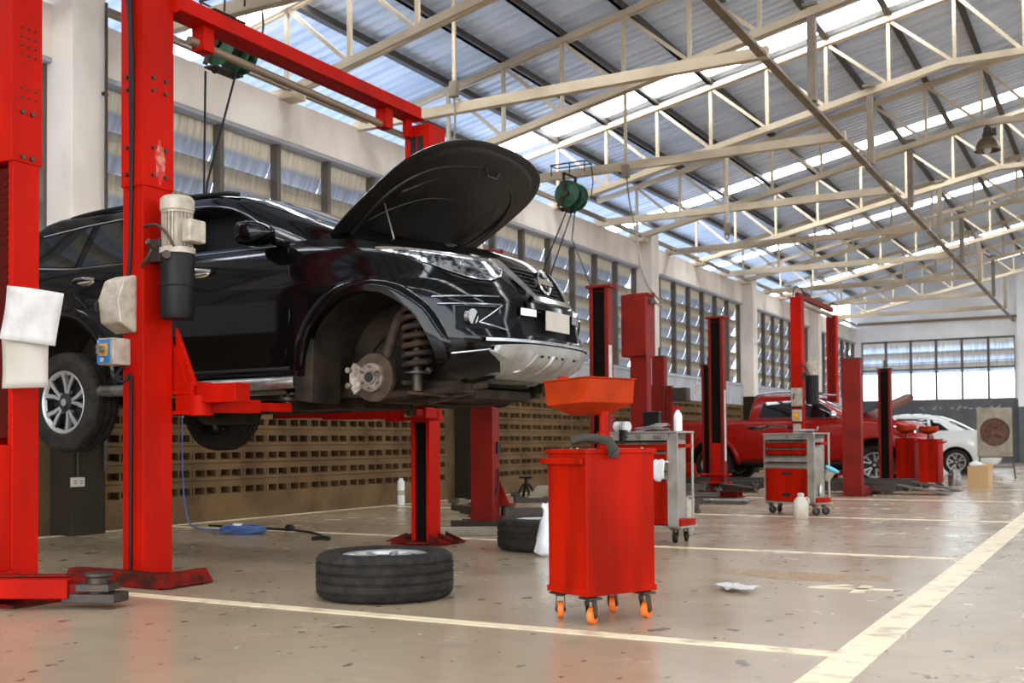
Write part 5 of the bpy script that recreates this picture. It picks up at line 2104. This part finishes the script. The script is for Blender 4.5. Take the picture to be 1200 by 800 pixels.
m.lathe([(0, 0), (.028, 0), (.034, .01), (.052, .12), (.05, .122), (.03, .012), (0, .01)], 24)
m.build('cup_body', 'beige', fu, smooth=40)
m = MB()
m.lathe([(.05, .118), (.078, .135), (.080, .15), (.05, .155), (0, .155)], 24)
m.build('cup_lid', 'cyan', fu, smooth=40)
x, y = on(c3, .355, .12)
lathe_thing('spray_can', 'grey spray can standing in the red side tray of the cabinet', 'spray can', (x, y, .222), [(0, 0), (.026, 0), (.027, .006), (.027, .10), (.022, .115), (.013, .118), (.014, .135), (0, .135)], 'steel', part='can_body')
# jug on the floor in front of it
jg = lathe_thing('oil_jug', 'white plastic jug standing on the floor in front of the cabinet', 'jug', (-3.10, 12.03, 0), [(0, .0), (.072, 0), (.08, .012), (.082, .15), (.076, .19), (.050, .225), (.034, .235), (.032, .245), (0, .245)], 'jug', 28)
m = MB()
m.lathe([(.034, .243), (.036, .245), (.036, .27), (.02, .28), (0, .28)], 20)
m.build('cap', 'jug', jg)
m = MB()
m.tube([(.04, .0, .225), (.075, 0, .23), (.088, 0, .20), (.082, 0, .16)], .010, 8, smooth=1)
m.build('handle', 'jug', jg)
jg = lathe_thing('oil_jug', 'beige plastic jug on the floor behind the paper-strewn tool cabinet', 'jug', (-3.54, 9.55, 0), [(0, 0), (.09, 0), (.10, .015), (.10, .26), (.09, .31), (.045, .345), (.03, .35), (.03, .39), (0, .39)], 'beige', 28)
m = MB()
m.tube([(.05, 0, .345), (.09, 0, .35), (.105, 0, .30), (.1, 0, .25)], .011, 8, smooth=1)
m.build('handle', 'beige', jg)

# wheels taken off
def loose_wheel(label, x, y, rot):
    t = thing('wheel', label, 'wheel', (x, y, 0), 0, 'wheels taken off the SUV')
    tyre = make_wheel(t, (0, 0, .1275), name='tyre', side=1, axis='Z')
    tyre.rotation_euler = (0, 0, rot)
    return t
loose_wheel('car wheel lying flat on the floor in front of the SUV', -3.63, 5.05, .3)
loose_wheel('car wheel lying flat beneath the SUV nose beside a white bag', -4.08, 7.86, 1.2)
# white plastic bag against it
bg_ = thing('plastic_bag', 'white plastic bag slumped against the wheel behind the drain trolley', 'bag', (-3.80, 7.36, 0))
m = MB()
random.seed(21)
rs = []
for z, r_ in ((0, .07), (.03, .10), (.12, .10), (.20, .085), (.27, .065), (.32, .035), (.35, .03), (.39, .045)):
    rs.append([(r_ * cos(q) * random.uniform(.68, 1.2) + .02 * sin(z * 9), r_ * .8 * sin(q) * random.uniform(.68, 1.2), z * random.uniform(.93, 1.05)) for q in [2 * pi * k / 16 for k in range(16)]])
m.rings(rs)
m.build('bag_film', 'poly', bg_, smooth=60)
# stand and blocks on the floor beyond
st = thing('axle_stand', 'black axle stand on the floor between the wall and the lone wheel', 'stand', (-8.05, 14.9, 0))
m = MB()
m.rng(-.14, .14, -.14, .14, 0, .012)
for q in range(4):
    t = pi / 4 + pi / 2 * q
    m.bar((.17 * cos(t), .17 * sin(t), .01), (.04 * cos(t), .04 * sin(t), .22), .03, .03)
m.cyl((0, 0, .2), (0, 0, .30), .03, n=12)
m.rng(-.11, .11, -.03, .03, .30, .33)
m.build('stand_body', 'black', st)
wd_ = thing('wedge_block', 'pale wedge block lying beside the black axle stand', 'block', (-7.62, 14.72, 0), R(20))
m = MB()
m.prism([(-.28, 0), (.28, 0), (.28, .06), (.05, .20), (-.12, .20)], 'Y', -.12, .12)
m.build('block_body', 'ply', wd_, bevel=.008)
wd_ = thing('wooden_plank', 'short pale plank on the floor behind the far lift post', 'plank', (-5.35, 8.70, 0), R(30))
m = MB()
m.rng(-.34, .34, -.06, .06, 0, .075)
m.rng(-.34, -.26, -.07, .07, .0, .10)
m.build('plank_body', 'ply', wd_, bevel=.006)
wd_ = thing('cardboard_sheet', 'flattened cardboard sheet on the floor by the twin post base', 'cardboard', (-4.72, 8.66, 0), R(-10))
m = MB()
m.rng(-.22, .22, -.10, .10, 0, .012)
m.prism([(-.20, .012), (.05, .012), (.0, .06)], 'Y', -.06, .05)
m.build('sheet_body', 'ply', wd_)
fj = thing('floor_jack', 'low dark trolley jack on the floor behind the second tool cabinet', 'jack', (-4.55, 12.45, 0), R(35))
m = MB()
m.rng(-.30, .12, -.09, -.065, .03, .11)
m.rng(-.30, .12, .065, .09, .03, .11)
m.bar((-.24, 0, .09), (.14, 0, .14), .09, .05)
m.cyl((.14, 0, .13), (.14, 0, .175), .05, n=16)
for x in (-.26, .10):
    for e in (-1, 1):
        m.cyl((x, e * .09, .03), (x, e * .125, .03), .03, n=14)
jb = m.build('jack_body', 'darksteel', fj, bevel=.004)
m = MB()
m.tube([(-.24, 0, .10), (-.95, .02, .10)], .014, 8)
m.build('handle', 'steel', fj)
pl_ = thing('drip_tray', 'flat grey drip tray slid under the arms near the pickup', 'tray', (-5.0, 14.6, 0), R(10))
m = MB()
m.rings([[(-.5, -.25, 0), (.5, -.25, 0), (.5, .25, 0), (-.5, .25, 0)], [(-.54, -.29, .05), (.54, -.29, .05), (.54, .29, .05), (-.54, .29, .05)], [(-.51, -.26, .05), (.51, -.26, .05), (.51, .26, .05), (-.51, .26, .05)], [(-.48, -.23, .012), (.48, -.23, .012), (.48, .23, .012), (-.48, .23, .012)]])
m.build('tray_body', 'steel', pl_)
wd_ = thing('wheel_chock', 'pale sloping wheel chock beside the base of the twin red lift', 'chock', (-4.40, 16.45, 0), R(-6))
m = MB()
m.prism([(-.45, 0), (.45, 0), (.20, .13), (-.40, .13)], 'Y', -.2, .2)
m.build('chock_body', 'ply', wd_, bevel=.01)
# two drums beneath the pickup side
for x, mt, lab in ((-7.28, 'bluepaint', 'blue plastic drum standing on the runway beside the pickup bed'), (-7.03, 'red_cart', 'red plastic drum standing on the runway beside the pickup bed')):
    lathe_thing('small_drum', lab, 'drum', (x, 19.40, .152), [(0, 0), (.10, 0), (.112, .01), (.112, .12), (.118, .13), (.112, .14), (.112, .27), (.10, .29), (.04, .30), (.04, .33), (0, .33)], mt, 24, 'drum_body')

# far drain trolleys
def far_trolley(label, x, y, rz, hgt):
    t = thing('oil_drain_trolley', label, 'trolley', (x, y, 0), rz)
    m = MB()
    m.rng(-.17, .17, -.15, .15, .10, hgt)
    m.build('tank_body', 'red_cart', t, bevel=.012)
    m = MB()
    m.rng(-.18, .18, -.16, .16, hgt, hgt + .02)
    m.tube([(.17, -.12, hgt - .06), (.24, -.12, hgt - .03), (.24, .12, hgt - .03), (.17, .12, hgt - .06)], .012, 6)
    m.build('lid', 'red_cart', t, bevel=.005)
    m = MB()
    m.cyl((-.03, 0, hgt + .02), (-.03, 0, hgt + .12), .022, n=12)
    m.build('pole', 'darksteel', t)
    m = MB()
    m.lathe([(.03, hgt + .10), (.10, hgt + .12), (.165, hgt + .16), (.17, hgt + .24), (.16, hgt + .24), (.15, hgt + .17), (0, hgt + .13)], 28, 'Z', (-.03, 0, 0))
    m.build('drain_bowl', 'red_tray', t, smooth=40)
    for cx in (-.12, .12):
        for cy in (-.10, .10):
            caster(t, cx, cy, r=.038, wm='black', ang=.6, top=.105, w=.026)
    return t
far_trolley('small red drain trolley with a bowl beside the thin lift post', -3.40, 20.70, R(-12), .86)
far_trolley('small red drain trolley with a bowl nearest the cardboard box', -2.98, 20.45, R(-8), .84)
# cardboard box, silver can
bx = thing('cardboard_box', 'brown cardboard box on the floor in front of the fan', 'box', (-2.20, 20.6, 0), R(-10))
m = MB()
m.rng(-.17, .17, -.14, .14, 0, .38)
b_ = m.build('box_body', 'card', bx, bevel=.004)
m = MB()
m.rng(-.175, .175, -.145, .0, .375, .385)
m.prism([(.145, .38), (.20, .44), (.205, .435), (.15, .375)], 'X', -.17, .17)
m.rng(-.02, .02, -.146, -.139, 0, .38)
m.build('box_flap', 'card', bx)
pb_ = thing('crumpled_film', 'crumpled clear plastic film on the cardboard box', 'plastic film', (-2.26, 20.55, .388))
m = MB()
random.seed(9)
m.rings([[(r_ * cos(q) * random.uniform(.7, 1.2), r_ * .8 * sin(q) * random.uniform(.7, 1.2), z * random.uniform(.8, 1.2)) for q in [2 * pi * k / 12 for k in range(12)]] for z, r_ in ((.0, .10), (.03, .12), (.06, .08), (.085, .03))])
m.build('film', 'poly', pb_, smooth=60)
sc_ = lathe_thing('metal_can', 'small silver can on the floor beyond the far trolleys', 'can', (-2.74, 21.6, 0), [(0, 0), (.11, 0), (.115, .02), (.115, .2), (.09, .22), (.09, .26), (.0, .27)], 'steel', part='can_body')
m = MB()
m.tube([(-.1, 0, .2), (-.08, 0, .31), (.08, 0, .31), (.1, 0, .2)], .008, 6, smooth=1)
m.build('handle', 'steel', sc_)
# drum fan on a stand
fn = thing('industrial_fan', 'square industrial fan with rusty grille on a tall stand', 'fan', (-2.47, 25.98, 0), R(4))
m = MB()
def sq(a, y):
    return [(-a, y, 1.0 - a * 1.3), (a, y, 1.0 - a * 1.3), (a, y, 1.0 + a * 1.3), (-a, y, 1.0 + a * 1.3)]
N_ = 40
outer, inner = [], []
for k in range(N_):
    q = 2 * pi * k / N_
    c_, s_ = cos(q), sin(q)
    mx_ = max(abs(c_), abs(s_))
    outer.append((.35 * c_ / mx_, .53 * s_ / mx_))
    inner.append((.305 * c_, .305 * s_))
m.rings([[(x, .0, 1.0 + z) for x, z in inner], [(x, 0, 1.0 + z) for x, z in outer], [(x, .12, 1.0 + z) for x, z in outer], [(x, .12, 1.0 + z) for x, z in inner], [(x, 0, 1.0 + z) for x, z in inner]], False, False)
fb = m.build('fan_housing', 'ply', fn, smooth=30)
m = MB()
for r_ in (.07, .14, .21, .27):
    m.tube([(r_ * cos(2 * pi * k / 28), -.01, 1.0 + r_ * sin(2 * pi * k / 28)) for k in range(29)], .006, 5)
for k in range(12):
    q = 2 * pi * k / 12
    m.tube([(.03 * cos(q), -.012, 1 + .03 * sin(q)), (.29 * cos(q), -.01, 1 + .29 * sin(q))], .005, 5)
m.build('grille', 'fan', fn)
m = MB()
m.cyl((0, .02, 1.0), (0, .10, 1.0), .07, n=18)
for k in range(4):
    q = 2 * pi * k / 4
    pts = []
    for r_, w_, tw in ((.06, .05, .035), (.16, .11, .025), (.27, .13, .015)):
        d_, s_ = Vector((cos(q), 0, sin(q))), Vector((-sin(q), 0, cos(q)))
        pts.append([d_ * r_ + s_ * w_ + Vector((0, .06 + tw, 1)), d_ * r_ - s_ * w_ + Vector((0, .06 - tw, 1)), d_ * r_ - s_ * w_ + Vector((0, .065 - tw, 1)), d_ * r_ + s_ * w_ + Vector((0, .065 + tw, 1))])
    m.rings(pts)
m.lathe([(.0, .118), (.303, .118)], 32, 'Y', (0, 0, 1.0))
m.build('fan_blades', 'fan', fn, smooth=30)
m = MB()
for x in (-.30, .34):
    for y in (-.12, .22):
        m.bar((x, .05, .46), (x + (.06 if x > 0 else -.06), y * 1.2, 0), .025, .025)
    m.bar((x * 1.12, -.10, .22), (x * 1.12, .20, .22), .02, .02)
m.bar((-.33, .05, .46), (.36, .05, .46), .03, .03)
m.bar((-.34, .06, .24), (.38, .06, .24), .02, .02)
m.build('stand', 'darksteel', fn)

# papers pinned on the edge post
def sheet(label, c, w_, h_, tilt, lean, mt, loc_rz):
    t = thing('paper_sheet', label, 'paper', c, loc_rz)
    m = MB()
    G = []
    for j in range(9):
        v = j / 8
        G.append([Vector((-w_ / 2 + w_ * i / 8, -.03 * sin(pi * i / 8) - .03 * lean * (v - .5) ** 2 + .012 * sin(3 * v + i * .5), -h_ / 2 + h_ * v)) for i in range(9)])
    rot = Matrix.Rotation(tilt, 3, 'Y')
    G = [[rot @ p for p in r_] for r_ in G]
    m.grid(G)
    m.build('sheet', mt, t, solid=.004, smooth=60)
    return t
sheet('stained cream paper sheet hung low on the edge lift post', (-5.16, 3.895, 1.315), .245, .30, R(-1), .6, 'plate', R(33))
sheet('white paper sheet tilted over the stained cream one', (-5.075, 3.87, 1.545), .295, .285, R(8), 1., 'paper', R(33))
m = MB()
nt = thing('wall_notice', 'small white notice on the grey wall strip beyond the lifts', 'notice', (WX + .012, 25.4, 2.13))
m.rng(-.008, .006, -.16, .16, -.13, .13)
m.build('notice_board', 'paper', nt)
m = MB()
for k in range(4):
    m.rng(.006, .008, -.11, .11 - .05 * (k % 2), .07 - .05 * k, .085 - .05 * k)
m.build('notice_lines', 'black', nt)
# socket on the near column
so_ = thing('power_socket', 'cream double power socket low on the dark column', 'socket', (WX + .302, 7.13, .51))
m = MB()
m.rng(-.005, .022, -.075, .075, -.045, .045)
m.build('socket_plate', 'plate', so_, bevel=.006)
m = MB()
for e in (-1, 1):
    for dz in (-.012, .012):
        m.rng(.022, .024, e * .036 - .012, e * .036 + .012, dz - .004, dz + .004)
m.build('socket_slot', 'dark', so_)
m = MB()
m.tube([(.012, .0, .045), (.012, .0, .75)], .009, 8)
m.build('conduit', 'darksteel', so_)

# white tube by the wall, foam block, crumpled paper on the floor
tb = lathe_thing('white_canister', 'narrow white canister standing by the wall behind the far post', 'canister', (-8.78, 12.6, 0), [(0, 0), (.045, 0), (.05, .01), (.05, .33), (.03, .345), (.03, .37), (0, .37)], 'poly')
m = MB()
m.lathe([(.0505, .14), (.0512, .145), (.0512, .20), (.0505, .205)], 20)
m.build('dark_label', 'beige', tb)
fo = thing('foam_block', 'small white foam block on the floor by the blue hose', 'block', (-8.0, 8.55, 0), R(20))
m = MB()
m.rng(-.045, .045, -.03, .03, 0, .045)
m.build('block_body', 'poly', fo, bevel=.005)
cp = thing('paper_scrap', 'crumpled white paper lying on the floor near the brown stain', 'paper', (-1.95, 6.10, 0), R(-30))
m = MB()
random.seed(31)
G = []
for j in range(7):
    G.append([(-.13 + .26 * i / 8 + .02 * sin(j), -.075 + .15 * j / 6 + .02 * sin(i), .012 + .016 * abs(sin(i * 1.3 + j * .9)) + random.uniform(0, .008)) for i in range(9)])
m.grid(G)
m.build('sheet', 'paper', cp, solid=.003, smooth=20)
lfx = thing('dry_leaf', 'small dry brown leaf on the floor behind the flat wheel', 'leaf', (-5.02, 7.10, 0), .3)
m = MB()
m.rings([[(.05 * cos(q), .018 * sin(q), .004 + .008 * cos(q) ** 2) for q in [2 * pi * k / 14 for k in range(14)]], [(.03 * cos(q), .008 * sin(q), .009) for q in [2 * pi * k / 14 for k in range(14)]]])
m.build('leaf_blade', 'card', lfx)

# air hose on the floor: blue coil and the dark lead
ah = thing('air_hose', 'blue air hose coiled on the floor by the vent block wall', 'hose', (-7.42, 7.99, 0))
m = MB()
pts = []
random.seed(2)
for i in range(150):
    t = 2 * pi * i / 24
    k = 1 + .12 * sin(i * .37)
    pts.append((.19 * cos(t) * k + .06 * sin(i * .11), .13 * sin(t) * k, .012 + .0004 * i + .006 * sin(i * .9)))
m.tube(pts, .011, 6)
m.build('hose_coil', 'blue', ah)
m = MB()
m.tube([(-.20, .02, .03), (-.6, .1, .012), (-1.0, .35, .012), (-1.25, .52, .05), (-1.42, .62, .40), (-1.47, .66, .9), (-1.49, .68, 1.5), (-1.50, .70, 2.3)], .009, 6, smooth=3)
m.build('hose_lead', 'blue', ah)
bl = thing('air_line', 'black air line with blow gun stretched over the floor', 'hose', (-7.0, 8.2, 0))
m = MB()
m.tube([(-1.4, .35, .012), (-.7, .22, .014), (-.2, .22, .013), (.25, .05, .012), (.6, -.25, .012), (.80, -.42, .012)], .011, 6, smooth=3)
m.build('line_tube', 'black', bl)
m = MB()
m.ball((-.18, .20, .035), (.05, .05, .035), 14, 8)
m.tube([(.80, -.42, .015), (.83, -.50, .03), (.72, -.56, .02)], .018, 8, smooth=1)
m.build('blow_gun', 'black', bl)

# hose reels hung from the tie beams
def reel(label, x, y, hoses):
    t = thing('hose_reel', label, 'hose reel', (x, y, 4.75), 0, 'hose reels under the roof beams')
    m = MB()
    for dy in (-.17, .05, .17):
        m.lathe([(.05, dy - .012), (.20, dy - .012), (.215, dy), (.20, dy + .012), (.05, dy + .012)], 36, 'Y', closed=True)
    dk = m.build('reel_disc', 'green', t, smooth=40)
    m = MB()
    m.lathe([(.06, -.16), (.13, -.15), (.135, -.05), (.13, .04), (.06, .05)], 32, 'Y')
    m.lathe([(.06, .06), (.12, .06), (.12, .16), (.06, .16)], 32, 'Y')
    m.build('wound_hose', 'black', dk)
    m = MB()
    for dy in (-.21, .205):
        m.bar((-.03, dy, -.02), (-.03, dy, .33), .05, .012)
        m.cyl((0, dy - .012, 0), (0, dy + .012, 0), .045, n=16)
    m.rng(-.06, .0, -.22, .22, .322, .334)
    m.bar((-.03, -.215, .0), (-.13, -.22, -.20), .012, .06)
    m.rng(-.16, -.02, -.20, .20, -.225, -.205)
    m.build('reel_bracket', 'rust', t, bevel=.003)
    m = MB()
    m.tube([(-.32, -.10, .50), (.30, -.10, .50), (.30, .12, .50), (-.32, .12, .50), (-.32, -.10, .50)], .012, 6)
    for xx in (-.3, .02, .28):
        m.tube([(xx, -.10, .50), (xx, -.11, .33)], .010, 6)
    m.tube([(.30, .1, .50), (.33, .1, .2), (.29, .1, -.05)], .010, 6)
    m.build('hanging_frame', 'darksteel', t)
    for dx, dy in ((-.10, -.12), (-.06, .1), (.0, .1)):
        m = MB()
        m.ball((dx, dy, -.235), (.03, .03, .03), 10, 8)
        m.build('hose_guide', 'black', t)
    for k, (a, pts) in enumerate(hoses):
        m = MB()
        m.tube([(a[0], a[1], -.21)] + [(p[0] - x, p[1] - y, p[2] - 4.75) for p in pts], .011, 6)
        m.build('hose', 'black', t)
    return t
reel('green hose reel hung above the black SUV behind the red beam', -7.62, 8.06, [((-.24, -.10), [(-7.87, 7.95, 3.43), (-7.88, 7.95, 2.2)]), ((.06, .02), [(-7.83, 7.95, 3.42), (-7.92, 7.95, 2.3)])])
reel('green hose reel hung beyond the raised hood of the SUV', -7.58, 15.62, [((-.02, -.1), [(-7.93, 15.4, 3.7), (-8.3, 15.4, 2.6)]), ((.02, .0), [(-7.80, 15.4, 3.62), (-8.2, 15.4, 2.5)]), ((.06, .0), [(-6.6, 13.6, 3.65), (-5.6, 12.05, 2.74)])])
# drop poles and the cables from them
def drop(label, x, y, z0, z1, cable):
    t = thing('hanging_pole', label, 'pole', (x, y, z0))
    m = MB()
    m.rng(-.025, .025, -.085, -.055, 0, z1 - z0)
    m.build('pole_tube', 'cream', t, bevel=.003)
    m = MB()
    m.rng(-.05, .06, -.13, -.05, .02, .22)
    m.build('junction_box', 'creamdark', t, bevel=.005)
    m = MB()
    m.tube([(p[0] - x, p[1] - y, p[2] - z0) for p in cable], .013, 6, smooth=3)
    m.build('cable', 'pipe', t)
drop('steel drop pole with junction box above the raised hood', -7.41, 11.94, 5.25, 6.55, [(-7.41, 11.86, 5.3), (-7.38, 11.84, 5.0), (-7.40, 11.84, 4.6), (-7.42, 11.86, 4.4)])
drop('steel drop pole whose cable sags to the boxed red lift', -6.65, 15.70, 4.90, 6.40, [(-6.63, 15.62, 4.95), (-6.60, 15.6, 4.6), (-6.3, 15.2, 3.9), (-5.8, 14.2, 3.05), (-5.18, 13.4, 2.62), (-5.16, 13.25, 2.58), (-5.19, 13.12, 2.62)])
drop('steel drop pole with a looped cable beyond the beam', -6.30, 19.60, 4.62, 6.05, [(-6.34, 19.5, 5.0), (-6.36, 19.5, 4.65), (-6.30, 19.48, 4.52), (-6.26, 19.5, 4.60), (-6.28, 19.5, 4.75)])
# high-bay lamp on a truss
hl = thing('pendant_lamp', 'bronze dome lamp hung from a roof truss', 'lamp', (-2.08, 21.6, 6.10))
m = MB()
m.lathe([(.225, -.02), (.23, -.01), (.22, .05), (.185, .14), (.13, .20), (.09, .225), (.085, .235), (.08, .23), (.12, .19), (.175, .13), (.21, .045), (.222, -.01)], 36)
m.build('lamp_shade', 'lampshade', hl, smooth=50)
m = MB()
m.lathe([(0, .235), (.085, .235), (.09, .27), (.09, .30), (.07, .32), (.07, .40), (.05, .42), (0, .42)], 24)
m.cyl((0, 0, .42), (0, 0, .475), .02, n=10)
m.rng(.08, .15, -.05, .05, .26, .38)
m.build('ballast_housing', 'darksteel', hl, smooth=35)
m = MB()
m.ball((0, 0, .03), (.07, .07, .10), 16, 10)
m.build('bulb', 'poly', hl)
# cream backing board glimpsed behind the edge post
